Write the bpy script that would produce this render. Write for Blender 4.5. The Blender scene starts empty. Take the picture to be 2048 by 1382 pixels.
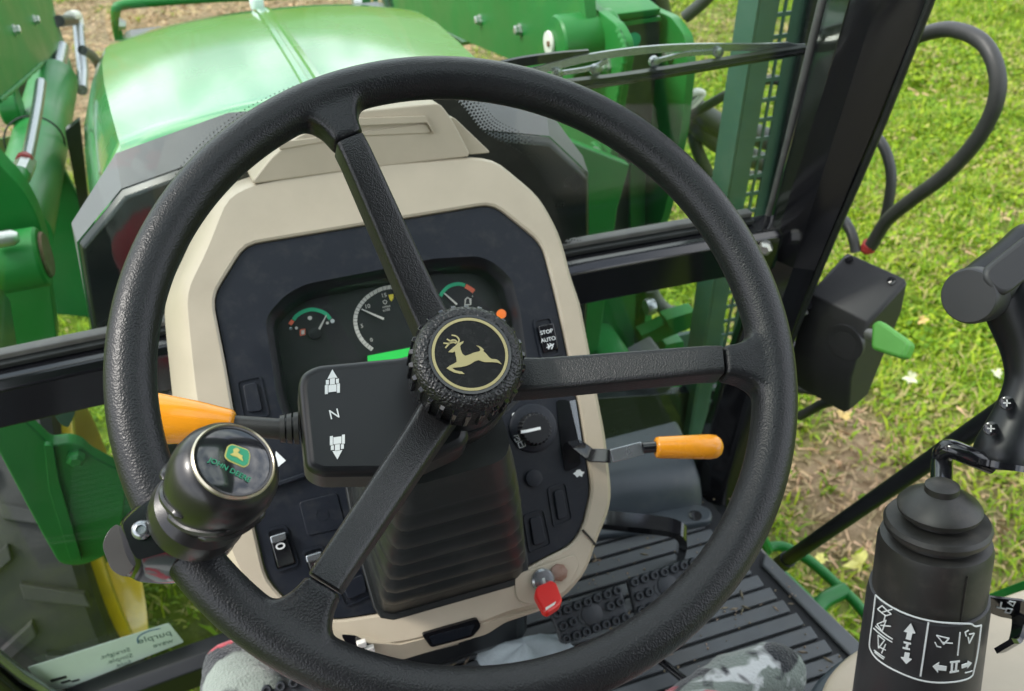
import bpy, bmesh, math, random
import numpy as np
from mathutils import Matrix, Vector
random.seed(7); RNG = np.random.default_rng(7)
scene = bpy.context.scene
COL = scene.collection
# ------------------------------------------------------------------ camera
FPX = 1850.0                                   # focal length in photo pixels (2048 wide)
MC = np.array([[0.94616, -0.20525, 0.25031], [-0.32379, -0.58978, 0.73981], [-0.00404, -0.78106, -0.62444]])
CAMP = np.array([-0.11149, -0.40281, 1.05730])  # metres; floor of the cab is z = 0, steering wheel hub at x = y = 0
cd = bpy.data.cameras.new('camera'); cam = bpy.data.objects.new('camera', cd); COL.objects.link(cam)
cd.sensor_width = 36.0; cd.sensor_fit = 'HORIZONTAL'; cd.lens = FPX / 2048 * 36
cd.clip_start = 0.02; cd.clip_end = 500
cam.matrix_world = Matrix([[MC[0, 0], -MC[0, 1], -MC[0, 2], CAMP[0]], [MC[1, 0], -MC[1, 1], -MC[1, 2], CAMP[1]],
                           [MC[2, 0], -MC[2, 1], -MC[2, 2], CAMP[2]], [0, 0, 0, 1]])
cd.dof.use_dof = True; cd.dof.focus_distance = 0.56; cd.dof.aperture_fstop = 14.0
scene.camera = cam
# ------------------------------------------------------------------ light
SUN_EL, SUN_AZ = math.radians(50), math.radians(-78)     # azimuth from straight ahead (+y), negative = left
world = bpy.data.worlds.new('World'); scene.world = world; world.use_nodes = True
wn = world.node_tree; wn.nodes.clear()
w_out = wn.nodes.new('ShaderNodeOutputWorld'); w_bg = wn.nodes.new('ShaderNodeBackground')
sky = wn.nodes.new('ShaderNodeTexSky'); sky.sky_type = 'NISHITA'; sky.sun_disc = False
sky.sun_elevation = SUN_EL; sky.sun_rotation = SUN_AZ; sky.air_density = 1.0; sky.dust_density = 2.5
tc = wn.nodes.new('ShaderNodeTexCoord'); cn = wn.nodes.new('ShaderNodeTexNoise')
cn.inputs['Scale'].default_value = 4.2; cn.inputs['Detail'].default_value = 7; cn.inputs['Roughness'].default_value = .55
cr = wn.nodes.new('ShaderNodeValToRGB'); cr.color_ramp.elements[0].position = .42; cr.color_ramp.elements[1].position = .60
cloud = wn.nodes.new('ShaderNodeMixRGB'); cloud.blend_type = 'MIX'
cloud.inputs['Color2'].default_value = (11.0, 11.2, 11.4, 1)
gray = wn.nodes.new('ShaderNodeMixRGB'); gray.inputs['Fac'].default_value = .45; gray.inputs['Color2'].default_value = (6.0, 6.6, 7.4, 1)
wn.links.new(tc.outputs['Generated'], cn.inputs['Vector']); wn.links.new(cn.outputs['Fac'], cr.inputs['Fac'])
wn.links.new(sky.outputs['Color'], gray.inputs['Color1'])
wn.links.new(gray.outputs['Color'], cloud.inputs['Color1']); wn.links.new(cr.outputs['Color'], cloud.inputs['Fac'])
wn.links.new(cloud.outputs['Color'], w_bg.inputs['Color']); w_bg.inputs['Strength'].default_value = 0.12
wn.links.new(w_bg.outputs['Background'], w_out.inputs['Surface'])
sd = bpy.data.lights.new('sun', 'SUN'); sd.energy = 1.5; sd.angle = math.radians(14); sd.color = (1, .96, .9)
sun = bpy.data.objects.new('sun', sd); COL.objects.link(sun)
_sv = Vector((math.sin(SUN_AZ) * math.cos(SUN_EL), math.cos(SUN_AZ) * math.cos(SUN_EL), math.sin(SUN_EL)))
sun.rotation_euler = _sv.to_track_quat('Z', 'Y').to_euler(); sun.location = (0, 0, 8)
vs = scene.view_settings; vs.view_transform = 'Standard'; vs.look = 'None'; vs.exposure = 1.2; vs.gamma = 1
vs.use_curve_mapping = False
scene.cycles.max_bounces = 8; scene.cycles.transparent_max_bounces = 16; scene.cycles.use_denoising = True
# ------------------------------------------------------------------ placing helpers
def V(*a): return np.array(a, float)
def ray(px, py): return MC @ np.array([(px - 1024) / FPX, (py - 691) / FPX, 1.0])
def P(px, py, x=None, y=None, z=None, t=None):
    d = ray(px, py)
    if x is not None: t = (x - CAMP[0]) / d[0]
    if y is not None: t = (y - CAMP[1]) / d[1]
    if z is not None: t = (z - CAMP[2]) / d[2]
    return CAMP + t * d
def nrm(v): v = np.asarray(v, float); return v / max(np.linalg.norm(v), 1e-12)
class Fr:
    """a local frame: plane (ex, ey) with normal ez"""
    def __init__(s, o, ex, ey):
        s.o = np.array(o, float); s.ex = nrm(ex); s.ez = nrm(np.cross(s.ex, ey)); s.ey = np.cross(s.ez, s.ex)
    def w(s, u, v, h=0.0): return s.o + u * s.ex + v * s.ey + h * s.ez
    def loc(s, px, py, h=0.0):
        d = ray(px, py); t = ((s.o + h * s.ez - CAMP) @ s.ez) / (d @ s.ez); q = CAMP + t * d - s.o
        return (float(q @ s.ex), float(q @ s.ey))
    def poly(s, pts, h=0.0): return [s.loc(a, b, h) for a, b in pts]
    def at(s, u, v, h=0.0): return Fr(s.w(u, v, h), s.ex, s.ey)
    def rot(s, deg):
        a = math.radians(deg); return Fr(s.o, s.ex * math.cos(a) + s.ey * math.sin(a), -s.ex * math.sin(a) + s.ey * math.cos(a))
    def mat(s): return Matrix([[s.ex[0], s.ey[0], s.ez[0], s.o[0]], [s.ex[1], s.ey[1], s.ez[1], s.o[1]], [s.ex[2], s.ey[2], s.ez[2], s.o[2]], [0, 0, 0, 1]])
XF = Fr((0, 0, 0), (0, 1, 0), (0, 0, 1))      # a plane facing +x : u = y, v = z, h = x
YF = Fr((0, 0, 0), (1, 0, 0), (0, 0, 1))      # a plane facing -y : u = x, v = z, h = -y
ZF = Fr((0, 0, 0), (1, 0, 0), (0, 1, 0))      # the floor
def axis_frame(a, b, hint=(0, 0, 1)):
    """frame at a whose ez points to b"""
    ez = nrm(np.array(b) - np.array(a)); h = np.array(hint, float)
    if abs(ez @ nrm(h)) > .95: h = np.array((1., 0, 0))
    ex = nrm(np.cross(h, ez)); return Fr(a, ex, np.cross(ez, ex))
# ------------------------------------------------------------------ object helpers
def root_of(o):
    while o.parent: o = o.parent
    return o
def tag(o, label=None, cat=None, group=None, kind=None):
    if label: o['label'] = label
    if cat: o['category'] = cat
    if group: o['group'] = group
    if kind: o['kind'] = kind
    return o
def thing(name, label, cat, loc=(0, 0, 0), group=None):
    o = bpy.data.objects.new(name, None); COL.objects.link(o); o.location = Vector([float(q) for q in loc]); o.empty_display_size = .05
    return tag(o, label, cat, group)
def mesh(name, verts, faces, mat, par=None, smooth=None, bevel=None, sub=0):
    v = np.array(verts, float).reshape(-1, 3)
    if par is not None: v = v - np.array(root_of(par).location)
    me = bpy.data.meshes.new(name); me.from_pydata(v.tolist(), [], [list(map(int, f)) for f in faces])
    bm = bmesh.new(); bm.from_mesh(me); bmesh.ops.recalc_face_normals(bm, faces=bm.faces); bm.to_mesh(me); bm.free()
    if smooth is not None:
        me.polygons.foreach_set('use_smooth', [True] * len(me.polygons)); me.set_sharp_from_angle(angle=math.radians(smooth))
    o = bpy.data.objects.new(name, me); COL.objects.link(o)
    if mat is not None: me.materials.append(MAT[mat])
    if par is not None: o.parent = par
    if bevel:
        m = o.modifiers.new('bevel', 'BEVEL'); m.width = bevel; m.segments = 3; m.limit_method = 'ANGLE'; m.angle_limit = math.radians(35)
        me.polygons.foreach_set('use_smooth', [True] * len(me.polygons))
        if smooth is None: me.set_sharp_from_angle(angle=math.radians(50))
    if sub:
        m = o.modifiers.new('sub', 'SUBSURF'); m.levels = sub; m.render_levels = sub
    return o
def copy_part(o, frame, par):
    """a copy of a mesh built in its own local frame, set down in the given frame"""
    c = o.copy(); COL.objects.link(c); c.parent = par
    m = frame.mat(); r = np.array(root_of(par).location)
    m.translation = Vector((np.array(m.translation) - r).tolist()); c.matrix_local = m
    return c
def place(o, frame):
    m = frame.mat()
    if o.parent: m.translation = Vector((np.array(m.translation) - np.array(root_of(o.parent).location)).tolist())
    o.matrix_local = m; return o
LOCAL = Fr((0, 0, 0), (1, 0, 0), (0, 1, 0))
def lmesh(name, verts, faces, mat, par, **k):
    """mesh whose vertices are given in a local frame (to be placed with place / copy_part)"""
    off = np.array(root_of(par).location) if par is not None else 0
    return mesh(name, np.array(verts, float).reshape(-1, 3) + off, faces, mat, par, **k)
def rpoly(pts, r, n=4):
    """round the corners of a 2D polygon; r a number or one per corner"""
    out = []; N = len(pts); pts = [np.array(p, float) for p in pts]
    for i in range(N):
        rr = r[i] if isinstance(r, (list, tuple)) else r
        a, b, c = pts[i - 1], pts[i], pts[(i + 1) % N]
        d1, d2 = a - b, c - b; l1, l2 = np.linalg.norm(d1), np.linalg.norm(d2); d1, d2 = d1 / l1, d2 / l2
        q = min(rr, l1 * .45, l2 * .45)
        if q <= 1e-6: out.append(tuple(b)); continue
        p0, p2 = b + d1 * q, b + d2 * q
        for k in range(n + 1):
            t = k / n; out.append(tuple((1 - t) ** 2 * p0 + 2 * t * (1 - t) * b + t * t * p2))
    return out
def offs(pts, d):
    """grow (d > 0) or shrink a 2D polygon"""
    pts = [np.array(p, float) for p in pts]; N = len(pts)
    A = sum(pts[i][0] * pts[(i + 1) % N][1] - pts[(i + 1) % N][0] * pts[i][1] for i in range(N)); s = 1 if A > 0 else -1
    out = []
    for i in range(N):
        a, b, c = pts[i - 1], pts[i], pts[(i + 1) % N]
        e1, e2 = nrm(b - a), nrm(c - b); n1, n2 = V(e1[1], -e1[0]) * s, V(e2[1], -e2[0]) * s
        m = nrm(n1 + n2); k = max(m @ n1, .35); out.append(tuple(b + m * d / k))
    return out
def loft(name, rings, mat, par=None, cap=(True, True), closed=True, **k):
    n = len(rings[0]); v = [p for r in rings for p in r]; f = []
    for i in range(len(rings) - 1):
        for j in range(n if closed else n - 1):
            a, b = i * n + j, i * n + (j + 1) % n; f.append((a, b, b + n, a + n))
    if cap[0]: f.append(tuple(range(n))[::-1])
    if cap[1]: f.append(tuple(range((len(rings) - 1) * n, len(rings) * n)))
    return mesh(name, v, f, mat, par, **k)
def prism(name, F, poly, h0, h1, mat, par=None, grow0=0.0, grow1=0.0, **k):
    p0 = offs(poly, grow0) if grow0 else poly; p1 = offs(poly, grow1) if grow1 else poly
    return loft(name, [[F.w(u, v, h0) for u, v in p0], [F.w(u, v, h1) for u, v in p1]], mat, par, **k)
def frame_ring(name, F, outer, inner, h0, h1, mat, par=None, **k):
    """a flat ring between two outlines of equal count, from h0 to h1"""
    n = len(outer); v = [F.w(u, w, h) for pl, h in ((outer, h1), (inner, h1), (inner, h0), (outer, h0)) for u, w in pl]; f = []
    for r in range(4):
        for j in range(n):
            a, b = r * n + j, r * n + (j + 1) % n; c = ((r + 1) % 4) * n; f.append((a, b, c + (j + 1) % n, c + j))
    return mesh(name, v, f, mat, par, **k)
def resample(pts, n, closed=True):
    pts = np.array(pts, float); q = np.vstack([pts, pts[:1]]) if closed else pts
    s = np.concatenate([[0], np.cumsum(np.linalg.norm(np.diff(q, axis=0), axis=1))])
    t = np.linspace(0, s[-1], n, endpoint=not closed)
    return [tuple(np.interp(x, s, q[:, k]) for k in range(q.shape[1])) for x in t]
def smooth_path(pts, n=8):
    pts = [np.array(p, float) for p in pts]; ext = [2 * pts[0] - pts[1]] + pts + [2 * pts[-1] - pts[-2]]; out = []
    for i in range(1, len(ext) - 2):
        a, b, c, d = ext[i - 1:i + 3]
        for k in range(n):
            t = k / n; out.append(.5 * (2 * b + (c - a) * t + (2 * a - 5 * b + 4 * c - d) * t * t + (3 * b - 3 * c + d - a) * t ** 3))
    out.append(pts[-1]); return out
def tube(name, pts, r, mat, par=None, seg=14, spline=0, flat=1.0, cap=(True, True), section=None, up=None, **k):
    if spline: 
        rr = r if hasattr(r, '__len__') else [r] * len(pts)
        pp = smooth_path([np.append(p, q) for p, q in zip(pts, rr)], spline); pts = [p[:3] for p in pp]; r = [p[3] for p in pp]
    pts = [np.array(p, float) for p in pts]; n = len(pts); rr = r if hasattr(r, '__len__') else [r] * n
    T = [nrm(pts[min(i + 1, n - 1)] - pts[max(i - 1, 0)]) for i in range(n)]
    h = np.array(up, float) if up is not None else (V(0, 0, 1) if abs(T[0][2]) < .9 else V(1, 0, 0))
    X = nrm(np.cross(h, T[0])); rings = []
    for i in range(n):
        if up is not None: X = nrm(np.cross(h, T[i]))
        else: X = nrm(X - (X @ T[i]) * T[i])
        Y = np.cross(T[i], X)
        if section: rings.append([pts[i] + rr[i] * (a * X + b * Y) for a, b in section])
        else: rings.append([pts[i] + rr[i] * (math.cos(q) * X + flat * math.sin(q) * Y) for q in np.linspace(0, 2 * math.pi, seg, endpoint=False)])
    k.setdefault('smooth', 40)
    return loft(name, rings, mat, par, cap=cap, **k)
def lathe(name, F, prof, mat, par=None, seg=32, cap=(True, True), **k):
    k.setdefault('smooth', 32)
    return loft(name, [[F.w(r * math.cos(a), r * math.sin(a), h) for a in np.linspace(0, 2 * math.pi, seg, endpoint=False)] for r, h in prof], mat, par, cap=cap, **k)
def box(name, F, u0, u1, v0, v1, h0, h1, mat, par=None, **k):
    return prism(name, F, [(u0, v0), (u1, v0), (u1, v1), (u0, v1)], h0, h1, mat, par, **k)
def stroke(pts, w, closed=False):
    """outline of a 2D pen stroke"""
    p = [np.array(q, float) for q in pts]; n = len(p); L, R = [], []
    for i in range(n):
        t = nrm(p[min(i + 1, n - 1)] - p[max(i - 1, 0)]); q = V(-t[1], t[0]) * (w[i] if hasattr(w, '__len__') else w) / 2
        L.append(tuple(p[i] + q)); R.append(tuple(p[i] - q))
    return L + R[::-1]
def strip(name, F, pts, w, h0, h1, mat, par=None, **k):
    """a pen stroke as a low raised ribbon (quads, so curved strokes stay clean)"""
    o = stroke(pts, w); n = len(o) // 2; L, R = o[:n], o[n:][::-1]
    v = [F.w(*q, h1) for q in L] + [F.w(*q, h1) for q in R] + [F.w(*q, h0) for q in L] + [F.w(*q, h0) for q in R]; f = []
    for i in range(n - 1):
        f += [(i, i + 1, n + i + 1, n + i), (i, i + 1, 2 * n + i + 1, 2 * n + i), (n + i, n + i + 1, 3 * n + i + 1, 3 * n + i)]
    f += [(0, n, 3 * n, 2 * n), (n - 1, 2 * n - 1, 4 * n - 1, 3 * n - 1)]
    return mesh(name, v, f, mat, par, **k)
def text(name, F, u, v, h, size, body, mat, par=None, rot=0.0, mirror=False, flip=False, shear=0.0):
    cu = bpy.data.curves.new(name, 'FONT'); cu.body = body; cu.size = size; cu.align_x = 'CENTER'; cu.align_y = 'CENTER'; cu.extrude = .0002; cu.resolution_u = 3
    cu.shear = shear
    o = bpy.data.objects.new(name, cu); COL.objects.link(o); bpy.context.view_layer.update()
    me = o.to_mesh(); vs_ = np.array([q.co[:] for q in me.vertices]); fs = [tuple(p.vertices) for p in me.polygons]
    o.to_mesh_clear(); bpy.data.objects.remove(o); bpy.data.curves.remove(cu)
    if mirror: vs_[:, 0] *= -1
    if flip: vs_[:, 1] *= -1
    a = math.radians(rot); c, s = math.cos(a), math.sin(a)
    w = [F.w(u + c * q[0] - s * q[1], v + s * q[0] + c * q[1], h + q[2]) for q in vs_]
    return mesh(name, w, fs, mat, par)
# ------------------------------------------------------------------ materials
MAT = {}
def mat(name, col, rough=.5, metal=0.0, var=.10, vs=25.0, bump=0.0, bscale=600.0, bkind='voronoi', bdist=.0006, coat=0.0, spec=.5, coat_ior=1.5, sheen=0.0, dirt=None, dscale=9.0, rvar=.1, emit=None, island=0.0):
    m = bpy.data.materials.new(name); m.use_nodes = True; n = m.node_tree.nodes; l = m.node_tree.links
    b = n['Principled BSDF']; MAT[name] = m
    b.inputs['Metallic'].default_value = metal; b.inputs['Specular IOR Level'].default_value = spec
    b.inputs['Coat Weight'].default_value = coat; b.inputs['Coat Roughness'].default_value = .08; b.inputs['Coat IOR'].default_value = coat_ior
    if sheen: b.inputs['Sheen Weight'].default_value = sheen
    tcn = n.new('ShaderNodeTexCoord')
    nz = n.new('ShaderNodeTexNoise'); nz.inputs['Scale'].default_value = vs; nz.inputs['Detail'].default_value = 5; l.new(tcn.outputs['Object'], nz.inputs['Vector'])
    mr = n.new('ShaderNodeMapRange'); mr.inputs['From Min'].default_value = .3; mr.inputs['From Max'].default_value = .7
    mr.inputs['To Min'].default_value = 1 - var; mr.inputs['To Max'].default_value = 1 + var; l.new(nz.outputs['Fac'], mr.inputs['Value'])
    hs = n.new('ShaderNodeHueSaturation'); hs.inputs['Color'].default_value = (*col, 1); l.new(mr.outputs['Result'], hs.inputs['Value'])
    out = hs.outputs['Color']
    if island:
        g = n.new('ShaderNodeNewGeometry'); m3 = n.new('ShaderNodeMapRange'); m3.inputs['To Min'].default_value = 1 - island; m3.inputs['To Max'].default_value = 1 + island
        l.new(g.outputs['Random Per Island'], m3.inputs['Value']); h2 = n.new('ShaderNodeHueSaturation'); l.new(out, h2.inputs['Color']); l.new(m3.outputs['Result'], h2.inputs['Value'])
        m4 = n.new('ShaderNodeMapRange'); m4.inputs['To Min'].default_value = .5 + island * .05; m4.inputs['To Max'].default_value = .5 - island * .10
        l.new(g.outputs['Random Per Island'], m4.inputs['Value']); l.new(m4.outputs['Result'], h2.inputs['Hue']); out = h2.outputs['Color']
    if dirt:
        n2 = n.new('ShaderNodeTexNoise'); n2.inputs['Scale'].default_value = dscale; n2.inputs['Detail'].default_value = 8; n2.inputs['Roughness'].default_value = .7
        l.new(tcn.outputs['Object'], n2.inputs['Vector'])
        m2 = n.new('ShaderNodeMapRange'); m2.inputs['From Min'].default_value = .5; m2.inputs['From Max'].default_value = .78; m2.inputs['To Max'].default_value = dirt[3]
        l.new(n2.outputs['Fac'], m2.inputs['Value']); mx = n.new('ShaderNodeMixRGB'); mx.inputs['Color2'].default_value = (*dirt[:3], 1)
        l.new(m2.outputs['Result'], mx.inputs['Fac']); l.new(out, mx.inputs['Color1']); out = mx.outputs['Color']
    l.new(out, b.inputs['Base Color'])
    rr = n.new('ShaderNodeMapRange'); rr.inputs['From Min'].default_value = .3; rr.inputs['From Max'].default_value = .7
    rr.inputs['To Min'].default_value = max(rough * (1 - rvar), .02); rr.inputs['To Max'].default_value = min(rough * (1 + rvar), 1); l.new(nz.outputs['Fac'], rr.inputs['Value']); l.new(rr.outputs['Result'], b.inputs['Roughness'])
    if bump:
        if bkind == 'voronoi':
            t = n.new('ShaderNodeTexVoronoi'); t.feature = 'SMOOTH_F1'; t.inputs['Scale'].default_value = bscale; o_ = t.outputs['Distance']
            nd = n.new('ShaderNodeTexNoise'); nd.inputs['Scale'].default_value = bscale * .6
            l.new(tcn.outputs['Object'], nd.inputs['Vector']); mxv = n.new('ShaderNodeMixRGB'); mxv.inputs['Fac'].default_value = .0018 * 600 / bscale
            l.new(tcn.outputs['Object'], mxv.inputs['Color1']); l.new(nd.outputs['Color'], mxv.inputs['Color2']); l.new(mxv.outputs['Color'], t.inputs['Vector'])
        else:
            t = n.new('ShaderNodeTexNoise'); t.inputs['Scale'].default_value = bscale; t.inputs['Detail'].default_value = 4; o_ = t.outputs['Fac']; l.new(tcn.outputs['Object'], t.inputs['Vector'])
        bp = n.new('ShaderNodeBump'); bp.inputs['Strength'].default_value = bump; bp.inputs['Distance'].default_value = bdist
        l.new(o_, bp.inputs['Height']); l.new(bp.outputs['Normal'], b.inputs['Normal'])
    if emit:
        b.inputs['Emission Color'].default_value = (*emit[:3], 1); b.inputs['Emission Strength'].default_value = emit[3]
    return m
mat('rim_leather', (.010, .0105, .012), .36, bump=.42, bscale=1000, bdist=.0006, spec=.36, var=.12)
mat('spoke_plastic', (.009, .009, .010), .34, bump=.45, bscale=1250, bdist=.0005, spec=.5)
mat('black_plastic', (.008, .009, .011), .36, spec=.42, bump=.12, bscale=1500, bkind='noise', bdist=.0003)
mat('panel_plastic', (.004, .0065, .0125), .46, spec=.38, bump=.2, bscale=1800, bkind='noise', bdist=.0003, dirt=(.09, .09, .08, .18), dscale=60)
mat('gloss_black', (.008, .008, .010), .12, coat=.3)
mat('dark_rubber', (.011, .013, .013), .42, bump=.1, bscale=900, bkind='noise', bdist=.0004, dirt=(.07, .07, .065, .35), dscale=22)
mat('boot_rubber', (.018, .0175, .016), .46, bump=.1, bscale=700, bkind='noise', bdist=.0004, dirt=(.12, .105, .085, .35), dscale=25)
mat('grip_plastic', (.024, .024, .026), .46, bump=.2, bscale=1500, bkind='noise', bdist=.0003)
mat('beige_plastic', (.43, .375, .285), .44, bump=.12, bscale=1600, bkind='noise', bdist=.0003, var=.05, dirt=(.30, .25, .18, .25), dscale=12)
mat('green_paint', (.012, .165, .030), .42, coat=.04, spec=.35, var=.10, vs=6, dirt=(.10, .19, .07, .35), dscale=5, rvar=.3)
mat('hood_paint', (.030, .25, .060), .26, coat=1.0, coat_ior=1.62, var=.06, vs=5, dirt=(.20, .26, .16, .35), dscale=4, rvar=.35)
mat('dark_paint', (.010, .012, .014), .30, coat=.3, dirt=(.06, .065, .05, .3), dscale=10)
mat('cowl_grey', (.13, .13, .14), .40, var=.08, vs=12)
mat('cowl_black', (.008, .012, .013), .30, dirt=(.035, .045, .035, .3), dscale=7)
mat('yellow_paint', (.72, .50, .015), .32, coat=.3, var=.06, vs=8, dirt=(.30, .22, .05, .35), dscale=10)
mat('orange_plastic', (.80, .30, .012), .26, coat=.3, var=.06, dirt=(.45, .17, .02, .35), dscale=40)
mat('red_plastic', (.55, .018, .015), .38, var=.05)
mat('tie_red', (.30, .03, .03), .5)
mat('steel', (.55, .55, .53), .28, metal=1.0, var=.1, dirt=(.25, .2, .15, .3), dscale=40)
mat('zinc', (.60, .60, .58), .35, metal=.85, dirt=(.35, .28, .2, .35), dscale=30)
mat('rusty_steel', (.22, .12, .08), .7, metal=.3, dirt=(.45, .40, .36, .5), dscale=40)
mat('gold', (.42, .36, .18), .38, metal=.7, var=.05)
mat('emblem_black', (.004, .004, .004), .28, coat=0.0, spec=.22, dirt=(.12, .12, .12, .12), dscale=300)
mat('white_print', (.72, .76, .76), .5, var=.04)
mat('silver_print', (.62, .64, .64), .42, var=.04)
mat('gauge_face', (.012, .013, .014), .35, var=.15, vs=10)
mat('gauge_green', (.02, .42, .20), .5, var=.03)
mat('gauge_red', (.80, .16, .08), .5, var=.03)
mat('gauge_cream', (.62, .60, .54), .5, var=.03)
mat('gauge_yellow', (.75, .62, .05), .5, var=.03)
mat('lcd_green', (.02, .3, .05), .4, emit=(.03, .70, .10, .28))
mat('lamp_orange', (.4, .1, .01), .4, emit=(.8, .16, .02, .25))
mat('badge_green', (.015, .26, .13), .35, var=.03)
mat('badge_yellow', (.50, .44, .12), .35, var=.03)
mat('knob_gloss', (.012, .011, .012), .32, coat=.12, var=.1, bump=.1, bscale=900, bkind='noise', bdist=.0003)
mat('reflection_grey', (.085, .095, .075), .5, dirt=(.14, .15, .12, .4), dscale=8)  # olive grey of the mast cross plate, with reflections put into the colour
mat('guard_paint', (.035, .085, .065), .4, coat=.1, dirt=(.10, .13, .11, .4), dscale=9)
mat('champagne', (.55, .50, .38), .30, metal=.8)
mat('hub_grain', (.009, .009, .010), .34, bump=1.0, bscale=620, bdist=.0011)
mat('seam_dark', (.02, .018, .015), .8)
mat('clamp_end', (.055, .050, .048), .26, coat=.3, var=.12)  # lighter grey stands for the reflection on the clamp's left facets
mat('taupe_gloss', (.014, .014, .017), .10, coat=.7)
mat('mat_rubber', (.095, .105, .113), .50, bump=.2, bscale=800, bkind='noise', bdist=.0005, dirt=(.13, .125, .11, .5), dscale=9)
mat('mat_groove', (.014, .016, .019), .7, dirt=(.05, .05, .045, .4), dscale=12)
mat('hump_plastic', (.050, .063, .075), .42, dirt=(.18, .18, .16, .35), dscale=9)
mat('pedal_rubber', (.026, .031, .038), .48, dirt=(.09, .09, .08, .35), dscale=30)
mat('hose_rubber', (.028, .030, .029), .48, bump=.3, bscale=500, bkind='noise', bdist=.0005, dirt=(.08, .08, .07, .3), dscale=20)
mat('hose_white', (.70, .68, .63), .5, dirt=(.35, .3, .22, .3), dscale=30)
mat('tyre', (.018, .018, .018), .75, bump=.3, bscale=120, bkind='noise', bdist=.002, dirt=(.045, .042, .036, .5), dscale=14)
mat('seal', (.10, .10, .095), .45, var=.2, vs=40)
mat('sticker', (.56, .68, .60), .55, var=.05)
mat('ink_blue', (.05, .14, .24), .6); mat('ink_green', (.07, .14, .11), .6); mat('ink_black', (.015, .02, .018), .6)
mat('lever_green', (.09, .33, .05), .42, var=.05)
mat('pillar_gloss', (.012, .016, .012), .06, coat=1.0)
mat('chrome', (.75, .75, .74), .12, metal=1.0, var=.04)
mat('chrome_dull', (.32, .34, .36), .25, metal=.8, var=.06)
def glass(name, tint, haze, ior=1.5):
    m = bpy.data.materials.new(name); m.use_nodes = True; n = m.node_tree.nodes; l = m.node_tree.links; n.clear(); MAT[name] = m
    o = n.new('ShaderNodeOutputMaterial'); tr = n.new('ShaderNodeBsdfTransparent'); tr.inputs['Color'].default_value = (*tint, 1)
    gl = n.new('ShaderNodeBsdfGlossy'); gl.inputs['Roughness'].default_value = .015; geo = n.new('ShaderNodeNewGeometry'); dt = n.new('ShaderNodeVectorMath'); dt.operation = 'DOT_PRODUCT'
    l.new(geo.outputs['Incoming'], dt.inputs[0]); l.new(geo.outputs['Normal'], dt.inputs[1])
    def mth(op, a, b=None, c=None):
        q = n.new('ShaderNodeMath'); q.operation = op; l.new(a, q.inputs[0])
        if b is not None: q.inputs[1].default_value = b
        if c is not None: q.inputs[2].default_value = c
        return q.outputs[0]
    om = mth('MULTIPLY_ADD', mth('ABSOLUTE', dt.outputs['Value']), -1.0, 1.0); fres = mth('MULTIPLY_ADD', mth('POWER', om, 4.6), .9, .030)
    df = n.new('ShaderNodeBsdfDiffuse'); df.inputs['Color'].default_value = (.55, .57, .53, 1)
    mx = n.new('ShaderNodeMixShader'); m2 = n.new('ShaderNodeMixShader')
    tcn = n.new('ShaderNodeTexCoord'); nz = n.new('ShaderNodeTexNoise'); nz.inputs['Scale'].default_value = 7; nz.inputs['Detail'].default_value = 9; nz.inputs['Roughness'].default_value = .65
    l.new(tcn.outputs['Object'], nz.inputs['Vector']); mr = n.new('ShaderNodeMapRange'); mr.inputs['From Min'].default_value = .42; mr.inputs['From Max'].default_value = .75
    mr.inputs['To Min'].default_value = haze * .3; mr.inputs['To Max'].default_value = haze * 2.2; l.new(nz.outputs['Fac'], mr.inputs['Value'])
    l.new(fres, mx.inputs['Fac']); l.new(tr.outputs['BSDF'], mx.inputs[1]); l.new(gl.outputs['BSDF'], mx.inputs[2])
    l.new(mr.outputs['Result'], m2.inputs['Fac']); l.new(mx.outputs['Shader'], m2.inputs[1]); l.new(df.outputs['BSDF'], m2.inputs[2]); l.new(m2.outputs['Shader'], o.inputs['Surface'])
glass('cab_glass', (.94, .975, .95), .0022); glass('dash_glass', (.95, .96, .96), .004)
# ================================================================== ground, grass, leaves
GZ = -1.0
def vnoise(x, y, s, seed=0):
    x = np.asarray(x) * s + 17.3 * seed; y = np.asarray(y) * s + 9.1 * seed
    xi, yi = np.floor(x), np.floor(y); fx, fy = x - xi, y - yi; fx = fx * fx * (3 - 2 * fx); fy = fy * fy * (3 - 2 * fy)
    def h(a, b): q = np.sin(a * 127.1 + b * 311.7 + seed * 74.7) * 43758.5453; return q - np.floor(q)
    return (h(xi, yi) * (1 - fx) + h(xi + 1, yi) * fx) * (1 - fy) + (h(xi, yi + 1) * (1 - fx) + h(xi + 1, yi + 1) * fx) * fy
BARE = [(P(1690, 880, z=GZ), .34, .55), (P(1640, 960, z=GZ), .3, .5), (P(330, 20, z=GZ), 1.5, 1.4), (P(60, 230, z=GZ), 1.0, 1.3), (P(640, -30, z=GZ), .5, .4),
        (P(1350, 420, z=GZ), .25, .6), (P(990, 100, z=GZ), .5, .8), (P(1990, 1010, z=GZ), .3, .6), (P(1430, 60, z=GZ), .4, .5), (P(1750, 1010, z=GZ), .3, .6)]
def bare(x, y):
    b = .55 * vnoise(x, y, 1.7, 1) + .35 * vnoise(x, y, 4.5, 2) + .2 * vnoise(x, y, 11, 3)
    b = np.clip((b - .66) * 2.4, 0, 1)
    for c, r, a in BARE: b = b + a * np.exp(-((x - c[0]) ** 2 + (y - c[1]) ** 2) / (r * r)) * (.45 + .9 * vnoise(x, y, 6, 4))
    return np.clip(b, 0, 1)
gx = np.concatenate([[-200, -60, -25, -12], np.arange(-8, 9, .12), [12, 25, 60, 200]]); gy = np.concatenate([[-200, -60, -20, -8], np.arange(-4, 12, .12), [16, 30, 70, 200]])
GX, GY = np.meshgrid(gx, gy); hz = (vnoise(GX, GY, 2.2, 5) - .5) * .05 + (vnoise(GX, GY, 6, 6) - .5) * .025
near = (np.abs(GX) < 9) & (np.abs(GY) < 12)
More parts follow.
